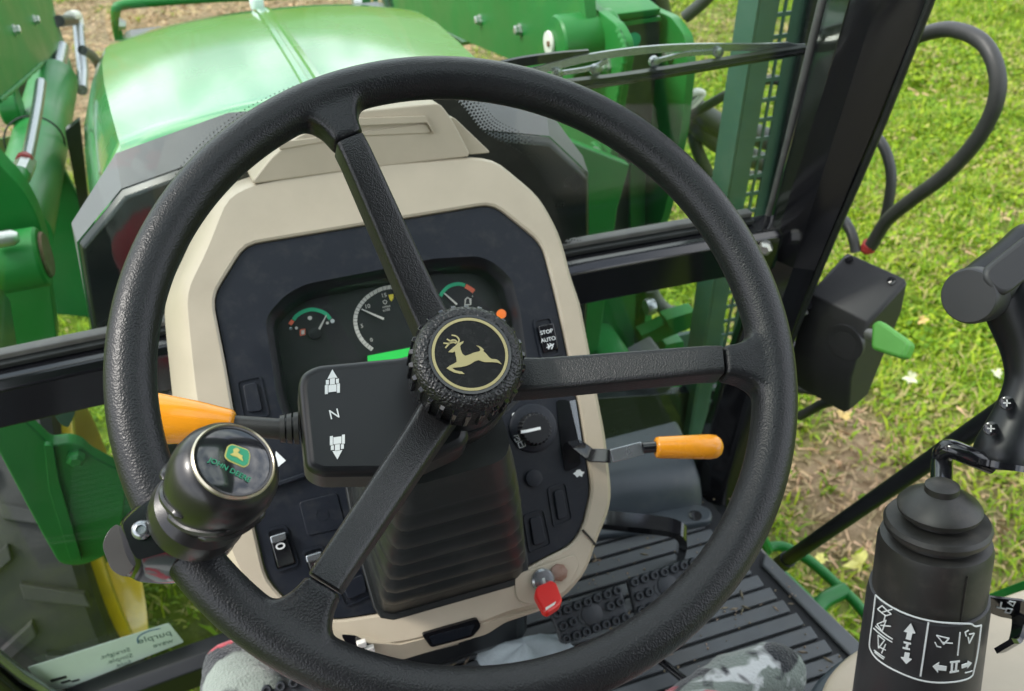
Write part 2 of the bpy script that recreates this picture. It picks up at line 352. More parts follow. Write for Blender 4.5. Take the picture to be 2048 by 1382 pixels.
gv = np.stack([GX, GY, np.where(near, GZ + hz, GZ)], -1).reshape(-1, 3); nx, ny = len(gx), len(gy)
gf = [(j * nx + i, j * nx + i + 1, (j + 1) * nx + i + 1, (j + 1) * nx + i) for j in range(ny - 1) for i in range(nx - 1)]
def ground_mat():
    m = bpy.data.materials.new('lawn_soil'); m.use_nodes = True; MAT['lawn_soil'] = m; n = m.node_tree.nodes; l = m.node_tree.links; b = n['Principled BSDF']
    b.inputs['Roughness'].default_value = .95; b.inputs['Specular IOR Level'].default_value = .1
    at = n.new('ShaderNodeAttribute'); at.attribute_name = 'bare'; tcn = n.new('ShaderNodeTexCoord')
    def noise(s, d=8):
        q = n.new('ShaderNodeTexNoise'); q.inputs['Scale'].default_value = s; q.inputs['Detail'].default_value = d; q.inputs['Roughness'].default_value = .7; l.new(tcn.outputs['Object'], q.inputs['Vector']); return q
    def ramp(src, a, ca, bpos, cb):
        r = n.new('ShaderNodeValToRGB'); e = r.color_ramp.elements; e[0].position = a; e[0].color = (*ca, 1); e[1].position = bpos; e[1].color = (*cb, 1); l.new(src, r.inputs['Fac']); return r
    soil = ramp(noise(26).outputs['Fac'], .35, (.17, .115, .065), .68, (.42, .32, .20))
    grn = ramp(noise(14).outputs['Fac'], .35, (.045, .095, .006), .7, (.17, .25, .015))
    mx = n.new('ShaderNodeMixRGB'); l.new(at.outputs['Fac'], mx.inputs['Fac']); l.new(grn.outputs['Color'], mx.inputs['Color1']); l.new(soil.outputs['Color'], mx.inputs['Color2'])
    l.new(mx.outputs['Color'], b.inputs['Base Color'])
    bp = n.new('ShaderNodeBump'); bp.inputs['Strength'].default_value = .8; bp.inputs['Distance'].default_value = .02; l.new(noise(60).outputs['Fac'], bp.inputs['Height']); l.new(bp.outputs['Normal'], b.inputs['Normal'])
ground_mat()
ground = mesh('ground', gv, gf, 'lawn_soil', None, smooth=80); tag(ground, kind='structure')
a_ = ground.data.attributes.new('bare', 'FLOAT', 'POINT'); a_.data.foreach_set('value', bare(gv[:, 0], gv[:, 1]).astype(np.float32))
def grass_mat():
    m = bpy.data.materials.new('grass_blade'); m.use_nodes = True; MAT['grass_blade'] = m; n = m.node_tree.nodes; l = m.node_tree.links; b = n['Principled BSDF']
    b.inputs['Roughness'].default_value = .5; b.inputs['Specular IOR Level'].default_value = .35
    g = n.new('ShaderNodeNewGeometry'); r = n.new('ShaderNodeValToRGB'); e = r.color_ramp.elements
    e[0].position = 0; e[0].color = (.11, .24, .005, 1); e[1].position = .74; e[1].color = (.37, .48, .012, 1)
    q = e.new(.4); q.color = (.22, .37, .007, 1); q = e.new(.93); q.color = (.42, .36, .14, 1)
    tcn = n.new('ShaderNodeTexCoord'); nz = n.new('ShaderNodeTexNoise'); nz.inputs['Scale'].default_value = 2.2; nz.inputs['Detail'].default_value = 4; l.new(tcn.outputs['Object'], nz.inputs['Vector'])
    ad = n.new('ShaderNodeMath'); ad.operation = 'MULTIPLY_ADD'; ad.inputs[1].default_value = 1.1; ad.inputs[2].default_value = -.55; l.new(nz.outputs['Fac'], ad.inputs[0])
    a2 = n.new('ShaderNodeMath'); a2.operation = 'ADD'; a2.use_clamp = True; l.new(g.outputs['Random Per Island'], a2.inputs[0]); l.new(ad.outputs[0], a2.inputs[1]); l.new(a2.outputs[0], r.inputs['Fac'])
    tl = n.new('ShaderNodeBsdfTranslucent'); l.new(r.outputs['Color'], b.inputs['Base Color']); l.new(r.outputs['Color'], tl.inputs['Color'])
    mx = n.new('ShaderNodeMixShader'); mx.inputs['Fac'].default_value = .35; l.new(b.outputs['BSDF'], mx.inputs[1]); l.new(tl.outputs['BSDF'], mx.inputs[2]); l.new(mx.outputs['Shader'], n['Material Output'].inputs['Surface'])
grass_mat()
def grass(name, areas, label):
    C = []
    for x0, x1, y0, y1, dens in areas:
        k = int((x1 - x0) * (y1 - y0) * dens / 9); C.append(np.stack([RNG.uniform(x0, x1, k), RNG.uniform(y0, y1, k)], 1))
    C = np.vstack(C); keep = RNG.random(len(C)) > bare(C[:, 0], C[:, 1]) * .97; C = C[keep]
    big = RNG.random(len(C)) ** 2; rep = (5 + 12 * big).astype(int); idx = np.repeat(np.arange(len(C)), rep); n = len(idx)
    px = C[idx] + RNG.normal(0, .022, (n, 2)) * (.5 + big[idx])[:, None]; ang = RNG.uniform(0, 2 * np.pi, n)
    ln = RNG.uniform(.022, .050, n) * (.65 + .7 * big[idx]); wd = RNG.uniform(.0018, .0042, n) * (.8 + .7 * (RNG.random(n) > .85)); lean = RNG.uniform(.35, 1.25, n)
    z0 = GZ + (vnoise(px[:, 0], px[:, 1], 2.2, 5) - .5) * .05 + (vnoise(px[:, 0], px[:, 1], 6, 6) - .5) * .025 - .004
    d = np.stack([np.cos(ang), np.sin(ang)], 1); s = np.stack([-d[:, 1], d[:, 0]], 1)
    def pt(f, up, side): 
        q = px + d * (ln * lean * f)[:, None] + s * (wd * side)[:, None]; return np.column_stack([q, z0 + ln * up])
    v = np.stack([pt(0, 0, -1), pt(0, 0, 1), pt(.35, .55, 1.1), pt(.35, .55, -1.1), pt(1, .72, 0)], 1).reshape(-1, 3)
    b = (np.arange(n) * 5)[:, None]; f = np.concatenate([b + [0, 1, 2], b + [0, 2, 3], b + [3, 2, 4]], 1).reshape(-1)
    me = bpy.data.meshes.new(name); me.vertices.add(len(v)); me.vertices.foreach_set('co', v.reshape(-1).astype(np.float32))
    me.loops.add(len(f)); me.loops.foreach_set('vertex_index', f.astype(np.int32)); t = len(f) // 3
    me.polygons.add(t); me.polygons.foreach_set('loop_start', (np.arange(t) * 3).astype(np.int32)); me.update(calc_edges=True); me.validate()
    me.materials.append(MAT['grass_blade']); o = bpy.data.objects.new(name, me); COL.objects.link(o); tag(o, label, 'grass', kind='stuff'); return o
grass('lawn_grass', [(.85, 3.4, -.5, 4.2, 12000), (3.4, 6, .5, 6.5, 6500), (-3.5, 3.4, 4.2, 8.5, 3200), (-1.8, -.3, 1.0, 4.2, 4500)], 'short patchy green lawn grass around the tractor')
mat('dry_straw', (.42, .32, .16), .7, var=.3, vs=3, island=.35)
def debris(name, areas, label):
    C = []
    for x0, x1, y0, y1, dens in areas:
        k = int((x1 - x0) * (y1 - y0) * dens); C.append(np.stack([RNG.uniform(x0, x1, k), RNG.uniform(y0, y1, k)], 1))
    C = np.vstack(C); C = C[RNG.random(len(C)) < .08 + bare(C[:, 0], C[:, 1])]; n = len(C); a = RNG.uniform(0, 6.283, n); ln = RNG.uniform(.006, .028, n); wd = RNG.uniform(.0010, .003, n)
    z0 = GZ + (vnoise(C[:, 0], C[:, 1], 2.2, 5) - .5) * .05 + (vnoise(C[:, 0], C[:, 1], 6, 6) - .5) * .025 + .004; d = np.stack([np.cos(a), np.sin(a)], 1); s_ = np.stack([-d[:, 1], d[:, 0]], 1)
    def pt(f, w, h): return np.column_stack([C + d * (ln * f)[:, None] + s_ * (wd * w)[:, None], z0 + h * RNG.uniform(0, .02, n)])
    v = np.stack([pt(-1, -1, .2), pt(-1, 1, .2), pt(1, 1, 1), pt(1, -1, 1)], 1).reshape(-1, 3); f = (np.arange(n) * 4)[:, None] + np.array([[0, 1, 2, 0, 2, 3]]); f = f.reshape(-1)
    me = bpy.data.meshes.new(name); me.vertices.add(len(v)); me.vertices.foreach_set('co', v.reshape(-1).astype(np.float32)); me.loops.add(len(f)); me.loops.foreach_set('vertex_index', f.astype(np.int32)); t = len(f) // 3
    me.polygons.add(t); me.polygons.foreach_set('loop_start', (np.arange(t) * 3).astype(np.int32)); me.update(calc_edges=True); me.validate(); me.materials.append(MAT['dry_straw'])
    o = bpy.data.objects.new(name, me); COL.objects.link(o); tag(o, label, 'dry grass', kind='stuff')
debris('dry_grass', [(.85, 4, -.5, 4.2, 2400), (-3.5, 3.4, 3.0, 8.5, 1500)], 'dry straw and dead grass bits lying on the bare soil')
def clover(name, areas, label):
    C = []
    for x0, x1, y0, y1, dens in areas:
        k = int((x1 - x0) * (y1 - y0) * dens); C.append(np.stack([RNG.uniform(x0, x1, k), RNG.uniform(y0, y1, k)], 1))
    C = np.vstack(C); C = C[(vnoise(C[:, 0], C[:, 1], 2.6, 8) * .6 + vnoise(C[:, 0], C[:, 1], 7, 9) * .4 > .50) & (bare(C[:, 0], C[:, 1]) < .5)]; C = np.repeat(C, 3, 0) + RNG.normal(0, .008, (len(C) * 3, 2)); n = len(C)
    r = RNG.uniform(.005, .011, n); z0 = GZ + (vnoise(C[:, 0], C[:, 1], 2.2, 5) - .5) * .05 + (vnoise(C[:, 0], C[:, 1], 6, 6) - .5) * .025 + RNG.uniform(.012, .034, n); tx, ty = RNG.normal(0, .45, n), RNG.normal(0, .45, n)
    v = []
    for k in range(6):
        a = k * math.pi / 3; u, w = r * math.cos(a), r * math.sin(a) * .8; v.append(np.column_stack([C[:, 0] + u, C[:, 1] + w, z0 + u * tx + w * ty]))
    v = np.stack(v, 1).reshape(-1, 3); f = ((np.arange(n) * 6)[:, None] + np.array([[0, 1, 2, 0, 2, 3, 0, 3, 4, 0, 4, 5]])).reshape(-1)
    me = bpy.data.meshes.new(name); me.vertices.add(len(v)); me.vertices.foreach_set('co', v.reshape(-1).astype(np.float32)); me.loops.add(len(f)); me.loops.foreach_set('vertex_index', f.astype(np.int32)); t = len(f) // 3
    me.polygons.add(t); me.polygons.foreach_set('loop_start', (np.arange(t) * 3).astype(np.int32)); me.update(calc_edges=True); me.validate(); me.materials.append(MAT['grass_blade'])
    o = bpy.data.objects.new(name, me); COL.objects.link(o); tag(o, label, 'clover', kind='stuff')
clover('clover_patches', [(.85, 4.2, -.5, 4.6, 1500), (-3, 3.4, 4.2, 8, 500)], 'small round-leaved clover growing in patches through the lawn')
mat('leaf_yellow', (.62, .58, .16), .6, var=.2, vs=40); mat('leaf_pale', (.52, .54, .36), .6, var=.15, vs=40); mat('leaf_tan', (.50, .36, .12), .6, var=.2, vs=40)
def leaf_mesh(mname):
    pts = []; k = 22
    for i in range(k):
        a = 2 * math.pi * i / k; r = .030 + .008 * math.cos(5 * (a - math.pi / 2)) + .006 * math.cos(3 * a + 1) + .004 * math.cos(11 * a); pts.append((r * math.cos(a), r * math.sin(a)))
    v = [(0, 0, .002)] + [(x, y, .018 * abs(x) / .03 + .006 * math.cos(3 * math.atan2(y, x)) + .004) for x, y in pts] + [(0, 0, .0072)] + [(x, y, .018 * abs(x) / .03 + .006 * math.cos(3 * math.atan2(y, x)) + .0032) for x, y in pts]
    f = [(0, 1 + i, 1 + (i + 1) % k) for i in range(k)] + [(k + 1, k + 2 + (i + 1) % k, k + 2 + i) for i in range(k)] + [(1 + i, 1 + (i + 1) % k, k + 2 + (i + 1) % k, k + 2 + i) for i in range(k)]
    return v, f
for (px, py, s, m_, lab) in [
        (1722, 1128, .9, 'leaf_yellow', 'pale yellow fallen leaf on the grass beside the green step'),
        (1640, 1118, .5, 'leaf_yellow', 'small yellow fallen leaf just above the green step rails'),
        (1822, 757, .62, 'leaf_pale', 'whitish curled leaf on the grass right of the black valve box'),
        (1992, 748, .5, 'leaf_pale', 'whitish leaf on the grass half behind the joystick neck'),
        (1683, 832, .7, 'leaf_tan', 'yellow-brown leaf on the bare soil below the valve box'),
        (1845, 640, .5, 'leaf_tan', 'tiny brown leaf on the lawn between valve box and joystick head')]:
    v, f = leaf_mesh(m_); q = P(px, py, z=GZ + .05)
    o = mesh('fallen_leaf', np.array(v) * s, f, m_); o.location = Vector(q.tolist()); o.rotation_euler = (RNG.uniform(-.7, .7), RNG.uniform(-.7, .7), RNG.uniform(0, 6)); tag(o, lab, 'leaf', 'fallen leaves on the lawn')
# ================================================================== tractor body
tr = thing('tractor', 'green tractor with long sloping hood and black-framed glass cab', 'tractor', (0, .9, -.99))
HX = .012
SEC = [(.60, .228, .578, .604), (.72, .242, .560, .588), (.88, .258, .532, .562), (1.05, .274, .500, .532), (1.22, .286, .470, .502), (1.38, .288, .440, .470), (1.50, .284, .408, .437), (1.58, .276, .372, .402), (1.66, .262, .31, .34), (1.72, .25, .21, .235), (1.745, .245, .05, .07)]
rings = []; NT = 15
for y, hw, zc, zr in SEC:
    r = []
    sw = .048 if y < 1.6 else .02
    left = [(HX - hw - .040, zc - .62), (HX - hw - .055, zc - .40), (HX - hw - sw * 1.35, zc - .20), (HX - hw - sw * 1.15, zc - .10), (HX - hw - sw * .55, zc - .035), (HX - hw - .006, zc - .007)]
    for x, z in left: r.append(V(x, y, z))
    for k in range(NT):
        s = -1 + 2 * k / (NT - 1); r.append(V(HX + s * hw, y, zr - (zr - zc) * abs(s) ** 2.4))
    for x, z in left[::-1]: r.append(V(2 * HX - x, y, z))
    rings.append(r)
hood = loft('hood', rings, 'hood_paint', tr, cap=(False, True), closed=False, smooth=19)
hood.modifiers.new('thick', 'SOLIDIFY').thickness = .004
RY = [s[0] for s in SEC[:8]]; RZ = [s[3] for s in SEC[:8]]
ridge = []
for y in np.linspace(.63, 1.54, 14):
    z = np.interp(y, RY, RZ); ridge.append([V(HX + a, y, z + b) for a, b in ((-.016, -.004), (-.013, .0045), (-.006, .0055), (-.003, .0025), (.003, .0025), (.006, .0055), (.013, .0045), (.016, -.004))])
loft('hood_ridge', ridge, 'hood_paint', hood, smooth=30)
lathe('hood_cap', Fr(V(HX - .002, 1.545, .436), (1, 0, 0), (0, 1, 0)), [(.013, -.01), (.014, .004), (.012, .012), (.006, .020), (.002, .028)], 'white_print', hood, seg=14)
for px, py, L in ((397, 105, .05), (585, 90, .0), (277, 122, .02)):
    pass
# rear cowl of the hood: black face with grey bevelled top
face = [(-.10, .598), (-.225, .571), (-.285, .516), (-.307, .374), (-.312, -.05), (.335, -.05), (.327, .38), (.320, .494), (.266, .553), (.13, .588)]
rim_ = [(-.10, .624), (-.224, .596), (-.290, .522), (-.309, .374), (-.314, -.05), (.337, -.05), (.330, .38), (.326, .500), (.272, .578), (.13, .614)]
loft('cowl_bevel', [[V(x, .566, z) for x, z in face], [V(x, .60, z) for x, z in rim_]], 'cowl_grey', tr, cap=(False, False), smooth=20)
loft('cowl_face', [[V(x, .5675, z) for x, z in offs(face, -.0004)], [V(x, .555, z) for x, z in offs(face, -.006)]], 'cowl_black', tr, bevel=.003)
# engine-side frame plates seen either side of the cowl
def plateX(name, px, x, th, m, par, r=.01, **k):
    pl = XF.poly(px, x); pl = rpoly(pl, r, 3) if r else pl
    k.setdefault('bevel', .003); return prism(name, XF, pl, x if x > 0 else x - th, x + th if x > 0 else x, m, par, **k)
def plateY(name, px, y, th, m, par, r=.01, **k):
    pl = YF.poly(px, -y); pl = rpoly(pl, r, 3) if r else pl
    k.setdefault('bevel', .003); return prism(name, YF, pl, -y - th, -y, m, par, **k)
plateY('side_frame', [(40, 300), (118, 318), (172, 425), (345, 560), (345, 640), (230, 640), (70, 625)], 1.62, .02, 'green_paint', tr, r=0)
plateY('side_frame', [(1040, 265), (1110, 270), (1260, 330), (1235, 420), (1195, 720), (1160, 960), (1080, 960)], .80, .02, 'green_paint', tr, r=0)
box('engine_block', YF, -.26, .28, -.55, .40, -1.6, -.62, 'dark_paint', tr, bevel=.02)
plateY('gap_shade_plate', [(130, 262), (160, 240), (182, 440), (160, 420)], 1.60, .02, 'dark_paint', tr, r=.004)  # dark plate added as the shade in the gap beside the hood
# ------------------------------------------------------------------ cab: floor, mat, hump
floor = prism('cab_floor', ZF, [(-.60, -1.0), (.60, -1.0), (.60, -.15), (.552, .06), (.508, .285), (.49, .44), (-.10, .44), (-.18, .30), (-.50, .26), (-.56, .1)], -.06, -.006, 'dark_paint', tr, bevel=.006)
matb = prism('floor_mat', ZF, rpoly([(-.50, -.9), (.575, -.9), (.575, -.12), (.538, .10), (.496, .285), (.462, .425), (-.09, .425), (-.17, .29), (-.48, .25), (-.5, .1)], .02), -.005, .0, 'mat_groove', tr)
prism('mat_border', ZF, [(.482, .262), (.497, .280), (.539, .10), (.575, -.12), (.575, -.9), (.545, -.9), (.545, -.12), (.513, .10)], .0005, .007, 'mat_rubber', matb, bevel=.003)
PITCH = .0237
for i in range(36):
    y1 = .417 - i * PITCH - .0022; y0 = y1 - PITCH + .0050
    xr = np.interp((y0 + y1) / 2, [-.12, .10, .251, .42], [.54, .505, .468, .43]) - .004
    box('mat_strip', ZF, -.05 if y1 > .27 else -.44, xr, y0, y1, .0005, .0062, 'mat_rubber', matb, bevel=.0014)
hp = [(.255, .455), (.255, .40), (.30, .395), (.43, .375), (.455, .385), (.468, .455)]
loft('corner_hump', [[V(x, y, -.002) for x, y in hp], [V(x + .0, y + .006, .022) for x, y in hp], [V(x * .995, y + .014, .048) for x, y in hp], [V(x * .99, y + .03, .066) for x, y in hp], [V(x * .99, y + .05, .074) for x, y in hp]], 'hump_plastic', tr, smooth=40, bevel=.004)
fl = prism('hump_flange', ZF, rpoly([(.27, .395), (.27, .377), (.41, .352), (.448, .346), (.458, .368), (.44, .386)], .012), .0065, .020, 'hump_plastic', tr, bevel=.004)
lathe('bolt_hole', Fr(V(.428, .362, .0202), (1, 0, 0), (0, 1, 0)), [(.0095, 0), (.0095, .0012), (.006, .0014), (.006, .0016)], 'gloss_black', fl, seg=16)
# ------------------------------------------------------------------ cab: windows, bars, pillars
def post(name, stations, m, par=tr, **k): return loft(name, [[V(*p) for p in s] for s in stations], m, par, **k)
def bar_x(name, x0, x1, y, z0, z1, dy, m, bow=.012, chamf=.014, par=tr):
    rings = []
    for x in np.linspace(x0, x1, 11):
        yy = y + bow * (1 - (x / .55) ** 2)
        rings.append([V(x, yy - dy, z0), V(x, yy - dy, z1 - chamf * .55), V(x, yy - dy + chamf * .35, z1 - chamf * .12), V(x, yy - dy + chamf * 1.4, z1), V(x, yy + dy, z1), V(x, yy + dy, z0)])
    return loft(name, rings, m, par, smooth=20, bevel=.002)
wb = bar_x('window_bar', -.66, .535, .448, .388, .447, .020, 'gloss_black', chamf=.020)
bar_x('bar_gasket', -.66, .50, .458, .4475, .4535, .009, 'dark_rubber', chamf=.002, par=wb)
bar_x('bar_gasket', -.66, .50, .462, .4540, .4605, .006, 'seal', chamf=.002, par=wb)
wsh = []
for x in np.linspace(-.66, .545, 9):
    yy = .462 + .012 * (1 - (x / .55) ** 2); wsh.append([V(x, yy, .4608), V(x, yy + .03, .9), V(x, yy + .03, 1.6)])
ws = loft('windshield', wsh, 'cab_glass', tr, cap=(False, False), closed=False, smooth=60); _m = ws.modifiers.new('thick', 'SOLIDIFY'); _m.thickness = .005; _m.use_rim = False
lw = prism('lower_window', YF, [(-.60, .385), (-.20, .385), (-.20, -.11), (-.46, -.11)], -.456, -.451, 'cab_glass', tr)
lw2 = prism('lower_window', YF, [(.17, .385), (.487, .385), (.470, .02), (.20, .02)], -.456, -.451, 'cab_glass', tr)
post('lower_sill', [[(x, .41, z - .05), (x, .41, z - .012), (x, .425, z), (x, .448, z), (x, .448, z - .05)] for x, z in ((-.50, -.092), (-.30, -.066), (-.12, -.046))], 'black_plastic', bevel=.002)
bar_x('lower_sill', .12, .47, .462, -.03, .015, .01, 'black_plastic', bow=0, chamf=.004)
# right front pillar: faceted black post, rearward flange, rubber seal, glossy strip
pil = post('cab_pillar', [
    [(.455, .452, -.08), (.448, .412, -.08), (.475, .380, -.08), (.520, .372, -.08), (.535, .405, -.08), (.520, .455, -.08)],
    [(.488, .452, .20), (.482, .430, .20), (.510, .405, .20), (.545, .398, .20), (.556, .425, .20), (.548, .455, .20)],
    [(.526, .462, .40), (.520, .445, .40), (.540, .408, .40), (.566, .392, .40), (.578, .420, .40), (.570, .460, .40)],
    [(.554, .474, .74), (.549, .460, .74), (.558, .392, .74), (.580, .345, .74), (.594, .372, .74), (.605, .472, .74)],
    [(.600, .490, 1.62), (.594, .472, 1.62), (.590, .350, 1.62), (.615, .26, 1.62), (.63, .285, 1.62), (.64, .48, 1.62)]], 'gloss_black', smooth=20, bevel=.004)
post('pillar_trim', [
    [(.5255, .4420, .42), (.5205, .4420, .42), (.529, .4280, .42), (.533, .4280, .42)],
    [(.5520, .4540, .74), (.5480, .4540, .74), (.5515, .4265, .74), (.5560, .4265, .74)],
    [(.597, .466, 1.6), (.5925, .467, 1.6), (.5910, .415, 1.6), (.596, .415, 1.6)]], 'pillar_gloss', pil, bevel=.001)

for k, (du, m_) in enumerate(((.0, 'dark_rubber'), (.0085, 'gloss_black'), (.017, 'dark_rubber'))):
    tube('pillar_lip', [(.520 + du * .6, .372 + du, -.06), (.546 + du * .6, .397 + du, .20), (.567 + du * .6, .391 + du, .40), (.581 + du * .6, .344 + du, .74), (.601 + du * .6, .259 + du, 1.6)], .0042, m_, pil, seg=8, spline=4)
sealp = [tuple(P(a, b, y=.466)) for a, b in ((1440, 487), (1490, 484), (1516, 474), (1530, 455), (1541, 420), (1566, 325), (1601, 180), (1645, 0), (1706, -250), (1800, -640))]
tube('windshield_seal', sealp, .0050, 'seal', ws, seg=10, spline=6)
tube('windshield_seal', [V(*p) + V(.0075, -.008, -.003) for p in sealp], .0048, 'dark_rubber', ws, seg=10, spline=6)
lathe('pillar_bolt', axis_frame(P(1530, 492, y=.43), P(1530, 492, y=.43) + V(-.03, -.04, 0)), [(.010, 0), (.010, .008), (.006, .011)], 'zinc', pil, seg=6)
post('cab_pillar', [
    [(-.455, .40, -.16), (-.500, .40, -.16), (-.505, .45, -.16), (-.46, .45, -.16)], [(-.505, .41, -.02), (-.545, .41, -.02), (-.55, .46, -.02), (-.51, .46, -.02)],
    [(-.60, .43, .40), (-.64, .43, .40), (-.645, .48, .40), (-.605, .48, .40)], [(-.66, .45, 1.62), (-.71, .45, 1.62), (-.715, .5, 1.62), (-.665, .5, 1.62)]], 'gloss_black', smooth=20, bevel=.004)
tube('window_seal', [(-.455, .432, -.10), (-.500, .436, -.02), (-.595, .445, .38)], .008, 'chrome_dull', tr, seg=10, spline=3)
for xs in (-.70, .64):
    post('cab_pillar', [[(xs, -1.0, -.05), (xs + .06, -1.0, -.05), (xs + .06, -1.07, -.05), (xs, -1.07, -.05)], [(xs, -1.0, 1.62), (xs + .06, -1.0, 1.62), (xs + .06, -1.07, 1.62), (xs, -1.07, 1.62)]], 'gloss_black', bevel=.004)
roof = frame_ring('cab_roof', ZF, resample(rpoly([(-.76, -1.15), (.70, -1.15), (.66, .46), (-.74, .46)], .1), 80), resample(rpoly([(-.60, -.42), (.56, -.42), (.54, .28), (-.58, .28)], .1), 80), 1.62, 1.72, 'green_paint', tr, smooth=30)  # unseen roof; its wide opening is added to let top light in
prism('added_roof_hatch', ZF, rpoly([(-.60, -.42), (.56, -.42), (.54, .28), (-.58, .28)], .1), 1.66, 1.685, 'cab_glass', tr)  # glass hatch added in the roof opening, out of view
box('rear_light_block', YF, -.66, .66, -.05, 1.61, 1.02, 1.05, 'black_plastic', tr, bevel=.005)  # unseen solid wall, carried to full height to block light from behind
# green wheel of the front axle, axle housing
wh = Fr(V(-.670, 1.239, -.60), (-.087, .996, 0), (0, 0, 1))
tyre = lathe('tyre', wh, [(.296, -.13), (.32, -.14), (.365, -.14), (.385, -.11), (.388, -.06), (.388, .05), (.385, .09), (.365, .108), (.32, .112), (.296, .110)], 'tyre', tr, seg=48, cap=(False, False))
lug = None
for i in range(32):
    a = 2 * math.pi * i / 32; F = Fr(wh.w(.385 * math.cos(a), .385 * math.sin(a), 0), wh.ez, -math.sin(a) * wh.ex + math.cos(a) * wh.ey)
    s = 1 if i % 2 else -1
    if lug is None or s != lug[1]:
        pl = [(s * .0, -.012), (s * .10, .045), (s * .105, .075), (s * .0, .02)]
        n = 4; v = [(u, w, h) for h in (-.02, .022) for u, w in pl]; f = [(0, 1, 2, 3), (7, 6, 5, 4)] + [(j, (j + 1) % 4, 4 + (j + 1) % 4, 4 + j) for j in range(4)]
        lug = (lmesh('tyre_lug', v, f, 'tyre', tyre, bevel=.003), s); place(lug[0], F)
    else: copy_part(lug[0], F, tyre)
rimw = lathe('wheel_rim', wh, [(.298, .105), (.304, .122), (.305, .133), (.294, .136), (.286, .126), (.276, .09), (.270, .03), (.235, -.005), (.12, -.03), (.10, -.035)], 'yellow_paint', tr, seg=56, cap=(False, True))
tube('axle_housing', [(-.66, 1.238, -.60), (-.40, 1.23, -.57), (0, 1.2, -.52), (.5, 1.2, -.52)], [.09, .085, .10, .085], 'green_paint', tr, seg=18)
# green final-drive / frame casting seen through the lower left glass
cast = [(-20, 790), (60, 850), (103, 893), (135, 885), (165, 893), (180, 910), (255, 950), (245, 1050), (215, 1112), (165, 1132), (120, 1130), (80, 1060), (-20, 870)]
cz = plateY('frame_casting', cast, .62, .022, 'green_paint', tr, r=.02, bevel=.008)
lathe('casting_bolt', Fr(P(152, 912, y=.619), (1, 0, 0), (0, 0, 1)), [(.012, -.004), (.012, .010), (.007, .013)], 'green_paint', cz, seg=6)
plateY('frame_rib', [(88, 890), (106, 892), (118, 960), (165, 1125), (142, 1125), (98, 980)], .610, .009, 'green_paint', tr, r=.004)
plateY('frame_bracket', [(100, 760), (165, 740), (150, 830), (136, 858), (118, 846), (100, 815), (40, 822), (0, 830), (0, 760)], .60, .008, 'guard_paint', tr, r=.006)
# exhaust heat guard: perforated upright plate ahead of the right pillar
YE = .70
gxs = [P(q, 0, y=YE)[0] for q in (1522, 1560, 1572, 1577, 1589, 1662)]
vv, ff = [], []
def addbox(x0, x1, z0, z1, y0=YE, y1=YE + .003):
    b = len(vv); vv.extend([V(x, y, z) for y in (y0, y1) for x, z in ((x0, z0), (x1, z0), (x1, z1), (x0, z1))])
    ff.extend([tuple(b + q for q in f) for f in ((0, 1, 2, 3), (7, 6, 5, 4), (0, 1, 5, 4), (1, 2, 6, 5), (2, 3, 7, 6), (3, 0, 4, 7))])
Z0, Z1 = -.62, 1.1
addbox(gxs[0], gxs[1], Z0, Z1); addbox(gxs[2], gxs[3], Z0, Z1); addbox(gxs[4], gxs[5], Z0, Z1)
z = Z0
while z < Z1:
    addbox(gxs[1], gxs[2], z, z + .006); addbox(gxs[3], gxs[4], z, z + .006); z += .0315
eg = mesh('exhaust_guard', vv, ff, 'guard_paint', tr)
box('guard_flange', XF, YE, YE + .05, Z0, Z1, gxs[0] - .004, gxs[0] - .001, 'guard_paint', eg)
box('guard_flange', XF, YE, YE + .05, Z0, Z1, gxs[5] + .001, gxs[5] + .004, 'dark_paint', eg)
box('guard_edge', YF, gxs[4] + .02, gxs[5] + .001, Z0, Z1, -YE + .002, -YE + .012, 'dark_paint', eg, bevel=.003)
# fold-down step and door-side rails
sp = thing('cab_step', 'green tubular steel step below the open cab door', 'step', (.62, .3, -.36))
def rail(pts, r=.010, z=-.14): tube('step_rail', [P(a, b, z=z) for a, b in pts], r, 'green_paint', sp, seg=10, spline=4)
rail([(1525, 1115), (1535, 1096), (1570, 1094), (1620, 1122), (1680, 1175), (1720, 1215), (1800, 1320)], .0085)
rail([(1530, 1120), (1580, 1165), (1640, 1225), (1700, 1290), (1740, 1340)], .0095)
rail([(1628, 1225), (1650, 1200), (1690, 1180)], .013)
tube('step_hanger', [P(1535, 1100, z=-.14), P(1535, 1100, z=-.14) + V(-.05, -.02, .1)], .009, 'green_paint', sp, seg=8)
tube('step_hanger', [P(1800, 1320, z=-.14), P(1800, 1320, z=-.14) + V(-.06, -.02, .1)], .009, 'green_paint', sp, seg=8)
gb = thing('grab_bar', 'straight black grab bar slanting across the open doorway', 'grab bar', P(1560, 1130, x=.555))
q0, q1 = P(1562, 1128, x=.555), P(1900, 893, x=.555); tube('bar', [q0, q1, q1 + (q1 - q0) * 1.2], .0105, 'black_plastic', gb, seg=14)
tube('bar_foot', [q0 + (q0 - q1) * .02, q0 + (q1 - q0) * .06], .0125, 'dark_rubber', gb, seg=14)
fe = thing('rear_fender', 'green rear fender edge behind the joystick', 'fender', P(2040, 1200, x=.66))
plateX('panel', [(1960, 1195), (2100, 1140), (2300, 1160), (2300, 1420), (2040, 1420)], .68, .03, 'green_paint', fe, r=.01)
